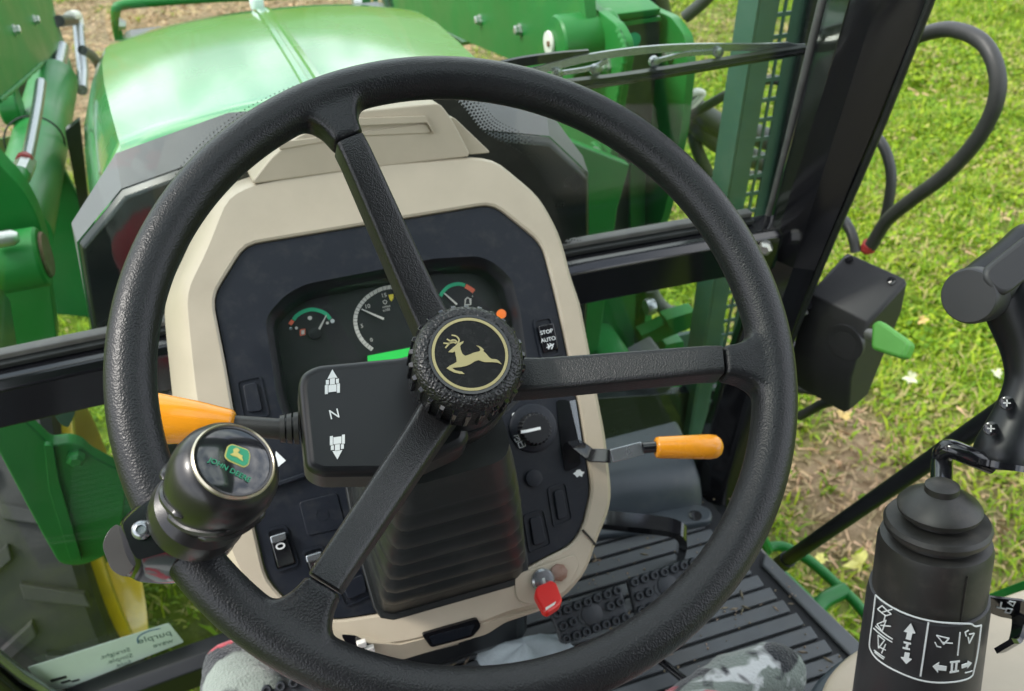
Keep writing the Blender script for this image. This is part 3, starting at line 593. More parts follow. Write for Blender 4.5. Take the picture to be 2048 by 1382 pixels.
# ================================================================== dashboard
D = Fr((0, .22, .505), (1, 0, 0), (0, .7071, .7071))
TH = math.radians(33)
W = Fr((0, 0, .72), (1, 0, 0), (0, math.cos(TH), math.sin(TH)))
db = thing('dashboard', 'beige and black dashboard console behind the steering wheel', 'dashboard', (0, .35, .02))
def polar(pts, n=120, c=None):
    pts = np.array(pts, float); c = pts.mean(0) if c is None else np.array(c); out = []; m = len(pts)
    for a in np.linspace(0, 2 * math.pi, n, endpoint=False):
        d = V(math.cos(a), math.sin(a)); best = 0
        for i in range(m):
            p, q = pts[i] - c, pts[(i + 1) % m] - c; e = q - p; den = d[0] * e[1] - d[1] * e[0]
            if abs(den) < 1e-12: continue
            t = (p[0] * e[1] - p[1] * e[0]) / den; s = (p[0] * d[1] - p[1] * d[0]) / den
            if t > 0 and -1e-9 <= s <= 1 + 1e-9: best = max(best, t)
        out.append(tuple(c + d * best))
    return out
PO = D.poly([(425, 595), (490, 490), (985, 408), (1083, 487), (1112, 600), (1138, 722), (1155, 800), (1183, 978), (1164, 1057), (1142, 1090), (1081, 1120), (1048, 1139), (769, 1226), (668, 1241), (610, 1232), (572, 1200), (532, 1158), (504, 1034), (450, 720)])
FO = D.poly([(364, 585), (404, 507), (448, 395), (500, 367), (679, 333), (942, 314), (990, 321), (1078, 394), (1120, 472), (1141, 556), (1159, 605), (1181, 718), (1196, 803), (1210, 872), (1224, 1004), (1190, 1087), (1172, 1143), (1119, 1205), (1021, 1226), (972, 1247), (803, 1290), (680, 1300), (590, 1275), (520, 1215), (470, 1140), (440, 1060), (386, 800), (373, 680)])
PC = (0.0, -.01)
rPO = polar(rpoly(PO, .012), 160, PC); rFO = polar(rpoly(FO, .016), 160, PC)
def ringD(pl, h): return [D.w(u, v, h) for u, v in pl]
bk = []
for (u, v), (u2, v2) in zip(rFO, offs(rFO, .021)):
    k = 1.0 if u < 0 else .32
    bk.append((u + (u2 - u) * k, v + (v2 - v) * k))
shr = loft('shroud', [ringD(rPO, -.006), ringD(rPO, .003), ringD(offs(rPO, .002), .0045), ringD(offs(rFO, -.004), .0055), ringD(rFO, .001), ringD(bk, -.045), ringD(offs(bk, -.004), -.12), ringD(offs(bk, -.012), -.21)], 'beige_plastic', db, cap=(False, False), smooth=28)
# visor on top of the shroud
VF = Fr(D.w(0, .200, .002), (1, 0, 0), (0, math.cos(math.radians(74)), math.sin(math.radians(74))))
vb = VF.poly([(500, 369), (545, 312), (600, 270), (720, 222), (880, 206), (905, 240), (943, 313), (720, 338)])
vis = prism('visor', VF, rpoly(vb, .006), -.16, .0, 'beige_plastic', shr, grow0=.004, bevel=.005)
sl = VF.poly([(640, 250), (850, 226), (872, 266), (640, 288)])
prism('visor_lip', VF, rpoly(VF.poly([(700, 236), (850, 231), (868, 268), (852, 243), (700, 250)]), .001), -.002, .0045, 'beige_plastic', vis, bevel=.0015)
prism('visor_slot', VF, rpoly(VF.poly([(560, 283), (852, 246), (864, 266), (720, 272), (556, 300)]), .004), -.004, .0012, 'beige_plastic', vis, bevel=.001)
prism('visor_shoulder', VF, rpoly(VF.poly([(943, 314), (900, 238), (915, 238), (990, 310)]), .004), -.14, -.012, 'beige_plastic', shr, bevel=.006)
# black panel with a window for the instruments
CO = D.poly([(531, 649), (537, 627), (570, 590), (610, 568), (782, 535), (866, 517), (958, 512), (987, 524), (1024, 557), (1042, 627), (1056, 730), (1052, 790), (1000, 838), (610, 880), (575, 850), (555, 803)])
CC = tuple(np.mean(CO, 0)); rCO = polar(rpoly(CO, .008), 160, CC); rPO2 = polar(rpoly(PO, .012), 160, CC)
pan = frame_ring('panel', D, offs(rPO2, -.0012), rCO, -.010, .0, 'panel_plastic', db, smooth=30)
loft('cluster_bezel', [ringD(rCO, .0), ringD(offs(rCO, -.003), -.004), ringD(offs(rCO, -.009), -.030)], 'black_plastic', db, cap=(False, False), smooth=30)
GH = -.030
gf_ = prism('gauge_plate', D, offs(rCO, -.008), GH - .004, GH, 'gauge_face', db)
pane = prism('gauge_cover', D, offs(rCO, -.0045), -.0165, -.015, 'dash_glass', db)
def g(px, py, h=GH): return D.loc(px, py, h)
def gs(name, pts, w, m, h=GH, dz=.0006, sp=0):
    p = [g(*q, h) for q in pts]; p = smooth_path(p, sp) if sp else p
    return strip(name, D, p, w, h - .0003, h + dz, m, gf_)
gs('gauge_arc', [(587, 640), (594, 631), (607, 623), (623, 619), (640, 622), (652, 628), (661, 638)], .0034, 'gauge_green', sp=4)
gs('gauge_arc', [(580, 649), (583, 645), (586, 641)], .0034, 'gauge_red')
gs('gauge_arc', [(881, 592), (886, 584), (896, 574), (908, 569), (920, 568), (930, 571)], .0034, 'gauge_green', sp=4)
gs('gauge_arc', [(931, 572), (940, 577), (948, 583)], .0042, 'gauge_red')
TA = [(745, 699), (731, 688), (719, 672), (712, 653), (711, 635), (716, 618), (727, 602), (742, 589), (763, 578), (785, 574), (810, 577), (830, 588)]
gs('tacho_arc', TA, .0036, 'gauge_cream', sp=4)
tp = smooth_path([g(*q) for q in TA], 8); c_ = np.array(g(770, 640))
for k in np.linspace(2, len(tp) - 4, 26).astype(int):
    p = np.array(tp[k]); d = nrm(c_ - p); strip('tacho_tick', D, [p - d * .0017, p + d * (.0018 if k % 5 else .0026)], .0004, GH, GH + .0009, 'gauge_face', gf_)
gs('needle', [(768, 638), (745, 628), (723, 618)], [.0020, .0015, .0007], 'gauge_cream', h=GH + .003)
gs('needle', [(637, 661), (645, 646), (653, 630)], [.0020, .0014, .0007], 'gauge_cream', h=GH + .003)
gs('needle', [(914, 609), (902, 598), (888, 586)], [.0018, .0014, .0007], 'gauge_cream', h=GH + .003)
def disc(name, F, u, v, h, r, t, m, par, seg=18): return lathe(name, F.at(u, v, h), [(r, 0), (r, t), (r * .6, t * 1.1)], m, par, seg=seg)
disc('gauge_lamp', D, *g(620, 636), GH, .0019, .0006, 'gauge_cream', gf_); disc('gauge_lamp', D, *g(665, 642), GH, .0019, .0006, 'silver_print', gf_)
disc('gauge_mark', D, *g(582, 657), GH, .0014, .0005, 'chrome_dull', gf_); disc('gauge_mark', D, *g(593, 656), GH, .0013, .0005, 'gauge_cream', gf_); disc('gauge_mark', D, *g(655, 646), GH, .0013, .0005, 'gauge_cream', gf_)
disc('needle_hub', D, *g(630, 668), GH, .0055, .004, 'black_plastic', gf_, 24)
for tx, px, py, s in (('0', 743, 680, .0050), ('5', 724, 652, .0050), ('10', 735, 613, .0055), ('15', 768, 591, .0055), ('n/min', 773, 613, .0034), ('x100', 773, 620, .0034), ('c', 877, 602, .003), ('c', 945, 592, .003), ('H', 941, 597, .0)):
    if s: text('gauge_number', D, *g(px, py), GH + .0004, s, tx, 'gauge_cream', gf_)
gs('gauge_icon', [(601, 660), (601, 671), (610, 669), (610, 658), (601, 660)], .0009, 'gauge_red'); prism('gauge_icon', D, [g(603, 661), g(609, 660), g(609, 668), g(603, 669)], GH, GH + .0005, 'gauge_cream', gf_)
gs('gauge_icon', [(931, 599), (930, 610), (941, 609), (940, 598), (935, 595), (931, 599)], .0012, 'gauge_cream'); gs('gauge_icon', [(942, 597), (942, 609)], .0008, 'gauge_cream')
prism('gauge_icon', D, [g(777, 590), g(787, 588), (g(787, 596)), g(783, 603), g(779, 597)], GH, GH + .0005, 'gauge_yellow', gf_)
gs('gauge_icon', [(768, 607), (766, 603), (770, 600), (774, 603), (772, 608), (768, 607)], .0007, 'gauge_cream')
prism('lcd_screen', D, [g(735, 712), g(860, 688), g(868, 760), g(740, 790)], GH, GH + .002, 'lcd_green', gf_)
disc('warning_lamp', D, *g(1003, 628, -.012), -.014, .0045, .003, 'lamp_orange', pan)
# switches, blanks, dial
def qpx(pts, h=0.0): return D.poly(pts, h)
def blank(pts, name='blank_plate', inset=.005):
    q = qpx(pts); a = frame_ring(name, D, resample(rpoly(q, .004, 4), 80), resample(offs(rpoly(q, .004, 4), -.0014), 80), .0, .0016, 'panel_plastic', pan, smooth=30)
    prism('plate_face', D, rpoly(offs(q, -inset), .003), .0, .0028, 'panel_plastic', a, bevel=.0008); return a
blank([(472, 762), (522, 750), (540, 832), (486, 838)]); blank([(1094, 975), (1132, 964), (1146, 1040), (1107, 1056)]); blank([(1046, 1030), (1088, 1017), (1104, 1090), (1058, 1107)]); blank([(668, 1160), (735, 1130), (748, 1190), (690, 1215)])
sqp = qpx([(598, 1004), (674, 985), (692, 1055), (615, 1072)]); sq = prism('cover_plate', D, rpoly(sqp, .003), .0, .0012, 'panel_plastic', pan, bevel=.0006)
su, sv = np.mean(sqp, 0); frame_ring('cover_mark', D, [(su + .0055 * math.cos(a), sv + .0055 * math.sin(a)) for a in np.linspace(0, 6.283, 24, endpoint=False)], [(su + .0048 * math.cos(a), sv + .0048 * math.sin(a)) for a in np.linspace(0, 6.283, 24, endpoint=False)], .001, .0015, 'panel_plastic', sq)
def rocker(outer, inner, split, mtop, name='rocker_switch'):
    q = qpx(outer); s = frame_ring(name, D, resample(rpoly(q, .005, 4), 80), resample(offs(rpoly(q, .005, 4), -.0022), 80), .0, .002, 'panel_plastic', pan, smooth=30)
    i = qpx(inner); TL, TR, BR, BL = [np.array(k) for k in i]; ml, mr_ = TL + (BL - TL) * split, TR + (BR - TR) * split
    v = [D.w(*TL, .001), D.w(*TR, .001), D.w(*BR, .001), D.w(*BL, .001), D.w(*TL, .0075), D.w(*TR, .0075), D.w(*mr_, .0062), D.w(*ml, .0062), D.w(*BR, .0035), D.w(*BL, .0035)]
    f = [(0, 3, 2, 1), (4, 5, 6, 7), (7, 6, 8, 9), (0, 1, 5, 4), (9, 8, 2, 3), (0, 4, 7), (0, 7, 9, 3), (1, 6, 5), (1, 2, 8, 6)]
    r = mesh('rocker', v, f, mtop, s, bevel=.0012); return s
s1 = rocker([(1064, 640), (1102, 631), (1122, 708), (1082, 722)], [(1073, 654), (1103, 648), (1116, 698), (1086, 707)], .5, 'gloss_black')
text('switch_text', D, *D.loc(1093, 664, .0075), .0078, .0052, 'STOP', 'white_print', s1); text('switch_text', D, *D.loc(1097, 679, .0072), .0070, .0052, 'AUTO', 'white_print', s1); [strip('switch_icon', D, [D.loc(*k, .006) for k in q], .0009, .0050, .0064, 'white_print', s1) for q in ([(1095, 688), (1100, 693), (1097, 698)], [(1100, 687), (1106, 692), (1103, 698)], [(1094, 695), (1108, 688)])]
s2 = rocker([(530, 1060), (572, 1048), (600, 1130), (550, 1146)], [(539, 1072), (571, 1062), (592, 1125), (556, 1136)], .45, 'gloss_black')
prism('rocker_cap', D, rpoly(qpx([(540, 1073), (572, 1063), (573, 1079), (543, 1088)], .0085), .0015), .004, .0095, 'chrome_dull', s2, bevel=.001)
su, sv = D.loc(561, 1092, .007); frame_ring('switch_mark', D, [(su + .0040 * math.cos(a), sv + .0028 * math.sin(a)) for a in np.linspace(0, 6.283, 20, endpoint=False)], [(su + .0026 * math.cos(a), sv + .0016 * math.sin(a)) for a in np.linspace(0, 6.283, 20, endpoint=False)], .006, .0078, 'silver_print', s2)
s3 = rocker([(602, 1102), (645, 1088), (672, 1150), (622, 1172)], [(611, 1112), (645, 1101), (662, 1150), (628, 1162)], .45, 'gloss_black')
prism('rocker_cap', D, rpoly(qpx([(611, 1112), (643, 1102), (645, 1117), (614, 1126)], .0085), .0015), .004, .0095, 'chrome_dull', s3, bevel=.001)
text('switch_text', D, *D.loc(633, 1130, .007), .0068, .0045, 'D', 'gauge_cream', s3)
disc('round_button', D, *D.loc(1067, 956), .0, .0078, .004, 'panel_plastic', pan, 24)
du, dv = D.loc(1066, 856); dl = lathe('dial_base', D.at(du, dv, 0), [(.0225, 0), (.0225, .002), (.020, .0032)], 'panel_plastic', pan, seg=40)
kn = D.at(*D.loc(1070, 858, .008), 0)
pr_ = []
for i in range(72):
    a = 2 * math.pi * i / 72; r = .0148 + .0007 * (1 if i % 3 else -1); pr_.append((r * math.cos(a), r * math.sin(a)))
kb = prism('dial_knob', kn, pr_, .003, .012, 'black_plastic', dl, grow1=-.0006, bevel=.0004); prism('knob_top', kn, [(q[0] * .9, q[1] * .9) for q in pr_], .012, .0135, 'black_plastic', dl, bevel=.0004)
strip('knob_pointer', D, [D.loc(1042, 864, .0137), D.loc(1055, 862, .0137), D.loc(1081, 856, .0137)], .0026, .0135, .0143, 'white_print', dl)
disc('dial_mark', D, *D.loc(1029, 830), .0, .0023, .0008, 'white_print', pan, 14)
su, sv = D.loc(1023, 862); frame_ring('dial_mark', D, [(su + .0017 * math.cos(a), sv + .0017 * math.sin(a)) for a in np.linspace(0, 6.283, 16, endpoint=False)], [(su + .001 * math.cos(a), sv + .001 * math.sin(a)) for a in np.linspace(0, 6.283, 16, endpoint=False)], .0, .0008, 'white_print', pan)
for q in ([(1028, 872), (1036, 870), (1040, 880), (1033, 884), (1029, 878)], [(1032, 874), (1038, 878)], [(1036, 886), (1048, 880), (1051, 892), (1039, 896), (1036, 886)], [(1042, 884), (1046, 892)]):
    strip('dial_icon', D, [D.loc(*k, .003) for k in q], .0007, .0028, .0036, 'silver_print', pan)
# lever slot with bright edge, arrow and turtle marks, ledge
slp = qpx([(1112, 800), (1138, 800), (1162, 930), (1130, 945), (1122, 900)]); prism('lever_slot', D, rpoly(slp, .004), .0004, .0012, 'gloss_black', pan)
prism('slot_edge', D, qpx([(1138, 802), (1150, 800), (1162, 880), (1158, 888)]), .0008, .0020, 'chrome_dull', pan)
pts = [(1146, 947), (1151, 944), (1153, 940), (1160, 939), (1163, 943), (1169, 944), (1165, 949), (1164, 954), (1159, 951), (1154, 955), (1151, 951)]
prism('turtle_mark', D, qpx(pts), .0002, .0007, 'white_print', pan)
prism('arrow_mark', D, qpx([(572, 921), (552, 902), (551, 911), (530, 914), (530, 932), (549, 930), (550, 939)]), .0002, .0007, 'white_print', pan)
strip('panel_ledge', D, [D.loc(*k) for k in ((505, 985), (550, 970), (615, 948))], .0042, -.001, .006, 'panel_plastic', pan, bevel=.001)
# lower shroud details: key pocket, storage slot, under-dash opening
kp = prism('key_pocket', D, rpoly(D.poly([(1028, 1150), (1150, 1108), (1160, 1128), (1132, 1185), (1060, 1210), (1034, 1200)], .006), .008), .0055, .0068, 'beige_plastic', shr, bevel=.003)
KF = D.at(*D.loc(1085, 1160, .008), .008)
lathe('key_barrel', KF, [(.0105, -.002), (.0105, .004), (.0088, .0060), (.005, .0062)], 'chrome_dull', shr, seg=20); lathe('lock_nut', D.at(*D.loc(1118, 1145, .008), .0075), [(.008, -.002), (.008, .002), (.004, .003)], 'rusty_steel', shr, seg=8)
LF = Fr(D.w(0, -.222, .0), (1, 0, 0), (0, .25, .97))
prism('lower_trim', LF, rpoly(LF.poly([(600, 1275), (800, 1290), (1025, 1232), (1120, 1208), (1100, 1215), (1010, 1245), (975, 1268), (803, 1320), (640, 1330)]), .004), -.10, .0, 'beige_plastic', shr, bevel=.004)
prism('storage_slot', LF, rpoly(LF.poly([(843, 1268), (955, 1236), (962, 1252), (945, 1272), (862, 1294)]), .003), -.002, .0008, 'gloss_black', shr)
prism('slot_liner', LF, rpoly(LF.poly([(858, 1272), (950, 1246), (940, 1268), (866, 1288)]), .002), .0008, .0014, 'panel_plastic', shr)
uo = prism('plug_opening', LF, rpoly(LF.poly([(682, 1268), (712, 1270), (740, 1288), (748, 1300), (700, 1300)]), .003), .0002, .0010, 'gloss_black', shr)
for px, py in ((722, 1282), (738, 1293)): u, v = LF.loc(px, py); box('plug_pin', LF, u - .004, u + .004, v - .003, v + .003, .0008, .006, 'hose_white', shr, bevel=.001)
box('column_cover', YF, -.13, .13, .02, .36, -.40, -.24, 'black_plastic', db, bevel=.02)
strip('shroud_seam', D, [D.loc(1166, 1060, .006), D.loc(1178, 1073, .006), D.loc(1192, 1090, .006)], .0016, .003, .0066, 'seam_dark', shr)
# frit band of the windshield around the dash (printed dots at its edge)
fr_in = [P(*q, y=.470) for q in ((420, 520), (400, 440), (412, 380), (470, 315), (545, 262), (640, 222), (760, 200), (850, 196), (900, 228), (950, 285), (1030, 330), (1075, 400), (1110, 500))]
fp = smooth_path([(p[0], p[2]) for p in fr_in], 6); st = stroke(fp, .030); n_ = len(st) // 2; L_, R_ = st[:n_], st[n_:][::-1]
vv, ff = [], []
for i in range(n_): vv += [V(L_[i][0], .4685, L_[i][1]), V(R_[i][0], .4685, R_[i][1])]
for i in range(n_ - 1): ff.append((2 * i, 2 * i + 1, 2 * i + 3, 2 * i + 2))
fb = mesh('frit_band', vv, ff, 'dark_rubber', ws); fb.modifiers.new('thick', 'SOLIDIFY').thickness = .0008
vv, ff = [], []; cl = np.array(resample(L_, 150, closed=False))
for i in range(len(cl)):
    t = nrm(cl[min(i + 1, len(cl) - 1)] - cl[max(i - 1, 0)]); nn = V(-t[1], t[0])
    for k in range(6):
        r = .0018 - .00022 * k; c = cl[i] + nn * (.001 + k * .0034) + t * (.0017 if k % 2 else 0); b = len(vv)
        vv += [V(c[0] + r * math.cos(a), .4683, c[1] + r * math.sin(a)) for a in np.linspace(0, 6.283, 6, endpoint=False)]; ff.append(tuple(range(b, b + 6)))
tag(mesh('frit_dots', vv, ff, 'dark_rubber', ws), kind='stuff')
# ================================================================== steering column
sc = thing('steering_column', 'black steering column with ribbed rubber boot under the wheel hub', 'column', D.w(0, -.15, 0))
lathe('column_tube', W, [(.029, -.045), (.030, -.055), (.032, -.062), (.033, -.10), (.031, -.112)], 'black_plastic', sc, seg=36)
lathe('column_collar', W, [(.0335, -.066), (.0350, -.069), (.0350, -.086), (.0335, -.09)], 'spoke_plastic', sc, seg=36)
hp_ = W.poly([(596, 770), (604, 744), (632, 728), (815, 711)], -.062) + [(-.004, .034), (.008, .0), (-.004, -.040)] + W.poly([(800, 948), (640, 950), (612, 935)], -.062)
hs = prism('lever_housing', W, rpoly(hp_, .007), -.098, -.062, 'black_plastic', sc, grow0=.002, bevel=.006)
HS = -.0618
def sym(pts): return W.poly(pts, HS)
def tractor_sign(cx, cy, d):
    def q(a, b): return (cx + a + .10 * b * d * 0, cy + d * b - a * .12)
    for pl in ([(-10, -8), (0, -26), (10, -8), (3, -9), (-3, -9)], [(-5, -8), (5, -8), (5, 4), (-5, 4)], [(-13, -6), (-7, -6), (-7, 3), (-13, 3)], [(7, -6), (13, -6), (13, 3), (7, 3)], [(-8, 5), (8, 5), (8, 19), (-8, 19)], [(-15, 4), (-9, 4), (-9, 22), (-15, 22)], [(9, 4), (15, 4), (15, 22), (9, 22)]):
        prism('tractor_symbol', W, sym([q(*k) for k in pl]), HS, HS + .0006, 'white_print', hs)
tractor_sign(665, 765, 1); tractor_sign(675, 893, -1)
text('neutral_letter', W, *W.loc(669, 829, HS), HS + .0004, .0085, 'N', 'white_print', hs)
# ribbed boot from the column down to the panel
bu = D.poly([(770, 1226), (1048, 1146)], .004); b0 = [(-.066, -.187), (.066, -.187), (.070, -.12), (.066, -.03), (-.066, -.03), (-.070, -.12)]
rb0 = resample(rpoly(b0, .012), 64); t0 = resample(rpoly([(-.050, -.050), (.033, -.048), (.030, .02), (-.046, .02)], .018), 64)
def align(r, ref):
    k = min(range(len(r)), key=lambda s: sum((r[(s + i) % len(r)][0] - ref[i][0]) ** 2 + (r[(s + i) % len(r)][1] - ref[i][1]) ** 2 for i in range(0, len(r), 4))); return r[k:] + r[:k]
t0 = align(t0, [(a, b + .10) for a, b in rb0])
rings = []
NB = 91
for k in range(NB):
    t = k / (NB - 1); B0 = np.array([D.w(u, v, .003) for u, v in rb0]); T0 = np.array([W.w(u, v, -.108) for u, v in t0])
    r = B0 * (1 - t) + T0 * t; c = r.mean(0); sc_ = 1 + .05 * math.sin(math.pi * min(t, .95)) ** 1
    if .10 < t < .82: sc_ += .060 * abs(math.sin((t - .10) / .72 * math.pi * 6)) ** .7 - .030
    rings.append(list(c + (r - c) * sc_))
loft('column_boot', rings, 'dark_rubber', sc, smooth=50)
loft('boot_flange', [[D.w(u, v, .0055) for u, v in offs(rb0, .004)], [D.w(u, v, .001) for u, v in offs(rb0, .005)]], 'dark_rubber', sc, bevel=.001)
# ================================================================== steering wheel
sw = thing('steering_wheel', 'black three-spoke steering wheel with grained rim and gold deer emblem', 'steering wheel', W.w(0, 0, -.05))
RM, RT = .1864, .0138; ANG = [104.5, -15.5, 224.5]
bmv, bmf = [], []
def add_rings(rings, closed_path=False):
    b = len(bmv); n = len(rings[0]); m = len(rings)
    for r in rings: bmv.extend(r)
    for i in range(m if closed_path else m - 1):
        for j in range(n): bmf.append((b + i * n + j, b + i * n + (j + 1) % n, b + ((i + 1) % m) * n + (j + 1) % n, b + ((i + 1) % m) * n + j))
    if not closed_path: bmf.append(tuple(b + j for j in range(n))[::-1]); bmf.append(tuple(b + (m - 1) * n + j for j in range(n)))
tor = []
for a in np.linspace(0, 2 * math.pi, 180, endpoint=False):
    tor.append([W.w((RM + RT * math.cos(q)) * math.cos(a), (RM + RT * math.cos(q)) * math.sin(a), RT * math.sin(q)) for q in np.linspace(0, 2 * math.pi, 28, endpoint=False)])
add_rings(tor, True)
def spoke_sec(a, r, wt, wb, top, bot, n=5):
    e = V(math.cos(math.radians(a)), math.sin(math.radians(a))); s = V(-e[1], e[0])
    out = []
    for u, h in rpoly([(-wb, bot), (wb, bot), (wt, top), (-wt, top)], .0035, n): p = e * r + s * u; out.append(W.w(p[0], p[1], h))
    return out
for a in ANG:
    fl_ = []
    for r, w_ in ((.1530, .0105), (.158, .0108), (.164, .0122), (.170, .0155), (.176, .021), (.182, .028), (.188, .034)):
        k = (r - .153) / .035; fl_.append(spoke_sec(a, r, w_ * .92, w_ * 1.08, .0080 + .003 * k, -.0105 + .0015 * k))
    add_rings(fl_)
rim = mesh('rim', bmv, bmf, 'rim_leather', sw, smooth=60)
m = rim.modifiers.new('fuse', 'REMESH'); m.mode = 'VOXEL'; m.voxel_size = .0016; m.use_smooth_shade = True
m = rim.modifiers.new('soft', 'SMOOTH'); m.factor = .5; m.iterations = 22
for a in ANG:
    secs = []
    for r, dz in ((.1519, -.0005), (.1512, .0), (.143, -.0015), (.13, -.0070), (.10, -.0205), (.07, -.0340), (.048, -.0430), (.030, -.0470), (.018, -.0475)):
        g_ = np.interp(r, [.02, .05, .15], [.0135, .0122, .0102]); ex = -.0006 if r > .1515 else 0
        secs.append(spoke_sec(a, r, g_ * .86 + ex, g_ * 1.06 + ex, .0078 + dz + ex, -.0105 + dz - ex))
    loft('spoke', secs, 'spoke_plastic', sw, smooth=50)
hub = lathe('hub_cap', W, [(.0238, -.0075), (.0255, -.0068), (.0290, -.0078), (.0315, -.0100), (.0330, -.0135), (.0335, -.0180), (.0328, -.046), (.030, -.052)], 'hub_grain', sw, seg=64, cap=(True, True), smooth=60)
tooth = None
for i in range(26):
    a = 2 * math.pi * (i + .5) / 26; F = Fr(W.w(.0330 * math.cos(a), .0330 * math.sin(a), -.0245), V(*(-math.sin(a) * W.ex + math.cos(a) * W.ey)), W.ez)
    if tooth is None:
        v = [(x, y, h) for h, k in ((-.002, 1.0), (.0024, .72)) for x, y in ((-.0021 * k, -.0135), (.0021 * k, -.0135), (.0021 * k, .0115 - (.0035 if h > 0 else 0)), (-.0021 * k, .0115 - (.0035 if h > 0 else 0)))]
        f = [(3, 2, 1, 0), (4, 5, 6, 7)] + [(j, (j + 1) % 4, 4 + (j + 1) % 4, 4 + j) for j in range(4)]
        tooth = lmesh('grip_tooth', v, f, 'gloss_black', hub, bevel=.0005); place(tooth, F)
    else: copy_part(tooth, F, hub)
em = lathe('emblem_plate', W, [(.0238, -.0085), (.0238, -.0066), (.0232, -.0060)], 'emblem_black', sw, seg=64)
N_ = 72
ci = lambda r: [(r * math.cos(a), r * math.sin(a)) for a in np.linspace(0, 2 * math.pi, N_, endpoint=False)]
frame_ring('emblem_ring', W, ci(.0226), ci(.0209), -.0062, -.0055, 'gold', em, smooth=30)
frame_ring('emblem_lip', W, ci(.0245), ci(.0229), -.0075, -.0056, 'gloss_black', em, smooth=30)
dc = np.array(W.loc(951, 713, -.0058))
def dz(x, y):   # deer outline was read off a 1474-px enlargement of the hub
    u, v = W.loc(780 + x * .21710, 580 + y * .21710, -.0058); return (u - dc[0], v - dc[1])
deer = [(585, 597), (605, 578), (630, 555), (655, 535), (668, 516), (684, 512), (700, 506), (728, 496), (722, 514), (700, 532), (695, 545), (703, 580), (716, 612), (742, 632), (775, 622), (815, 604), (872, 590), (882, 578), (872, 558), (842, 535), (872, 542), (900, 560), (914, 576), (908, 588), (938, 615), (962, 645), (985, 660), (1030, 664), (1055, 680), (1078, 710), (1040, 694), (985, 690), (925, 690), (895, 682), (866, 671), (830, 682), (790, 708), (755, 724), (700, 736), (622, 742), (650, 764), (712, 778), (738, 800), (690, 797), (640, 786), (600, 765), (570, 746), (600, 722), (640, 702), (664, 688), (660, 650), (652, 618), (648, 592), (625, 601)]
prism('leaping_deer', W, [dz(*p) for p in deer], -.0061, -.0054, 'gold', em)
for st_ in ([(676, 514), (685, 486), (672, 462), (648, 447), (616, 441)], [(668, 508), (650, 490), (628, 486), (604, 494), (572, 477)], [(660, 516), (630, 506), (600, 516), (572, 518), (541, 514)], [(604, 514), (584, 530), (560, 560)]):
    strip('deer_antler', W, smooth_path([dz(*p) for p in st_], 4), .0009, -.0061, -.0054, 'gold', em)
# ================================================================== spinner knob clamped to the rim
sk = thing('spinner_knob', 'glossy black spinner knob with domed badge clamped on the wheel rim', 'knob', W.w(-.19, -.065, .0))
A_ = W.w(*W.loc(406, 1012, .032), .032); B_ = W.w(*W.loc(466, 925, .072), .072)
KA = axis_frame(A_, B_, hint=(0, 1, 0)); KL = float(np.linalg.norm(B_ - A_))
KS = .90
lathe('knob_body', KA, [(KS * .0255, -.014), (KS * .0265, -.006), (KS * .0255, .0), (KS * .0215, .004), (KS * .0225, KL * .18), (KS * .0258, KL * .36), (KS * .0276, KL * .55), (KS * .0280, KL * .70), (KS * .0270, KL * .84), (KS * .0248, KL * .95), (KS * .0225, KL), (KS * .021, KL + .001)], 'grip_plastic' if False else 'knob_gloss', sk, seg=56)
for k, (t0_, ln_) in enumerate(((.16, .5), (.30, .62), (.44, .7), (.58, .8), (.72, .75), (.86, .6), (.0, .5), (.08, .6))):
    pth = []
    for s in np.linspace(0, 1, 14):
        a = 2 * math.pi * (t0_ + .20 * s); r = KS * np.interp(.15 + .55 * s * ln_, [0, .18, .36, .55, .70, .84, 1], [.0216, .0226, .0259, .0277, .0281, .0271, .0226]); hh = KL * (.15 + .55 * s * ln_); pth.append(KA.w(r * math.cos(a), r * math.sin(a), hh))
    tube('grip_rib', pth, [.0005] + [.0021] * 12 + [.0005], 'knob_gloss', sk, seg=8)
lathe('badge_ring', KA, [(KS * .0214, KL - .001), (KS * .0214, KL + .0018), (KS * .0205, KL + .0028), (KS * .0196, KL + .0015)], 'champagne', sk, seg=56, cap=(False, False))
frame_ring('badge_groove', KA, [(KS * .0197 * math.cos(a), KS * .0197 * math.sin(a)) for a in np.linspace(0, 6.2832, 56, endpoint=False)], [(KS * .0186 * math.cos(a), KS * .0186 * math.sin(a)) for a in np.linspace(0, 6.2832, 56, endpoint=False)], KL, KL + .0022, 'gloss_black', sk)
bd = lathe('badge_dome', KA, [(KS * .0187, KL), (KS * .0187, KL + .0018), (KS * .0150, KL + .0028), (KS * .009, KL + .0034), (.003, KL + .0036)], 'taupe_gloss', sk, seg=56)
BH = KL + .0038
def kb(px, py): return KA.loc(px, py, BH)
def ks(x, y): return kb(200 + x * .27505, 800 + y * .27505)   # read off a 1527-px enlargement of the knob
sh_ = [ks(*p) for p in ((925, 335), (960, 318), (1080, 360), (1095, 400), (1085, 470), (1048, 492), (930, 440), (905, 410))]
prism('badge_shield', KA, rpoly(sh_, .0012), BH - .0006, BH, 'badge_yellow', bd); prism('badge_field', KA, offs(rpoly(sh_, .0012), -.0006), BH - .0004, BH + .0003, 'badge_green', bd)
sd_ = [(943, 398), (962, 392), (972, 380), (966, 362), (984, 352), (998, 352), (1014, 368), (1000, 385), (1020, 402), (1036, 408), (1030, 420), (1040, 448), (1020, 436), (995, 418), (975, 412), (960, 408)]
prism('badge_deer', KA, [ks(*p) for p in sd_], BH - .0002, BH + .0006, 'badge_yellow', bd)
a1, a2 = np.array(ks(785, 425)), np.array(ks(1105, 590)); dd = a2 - a1
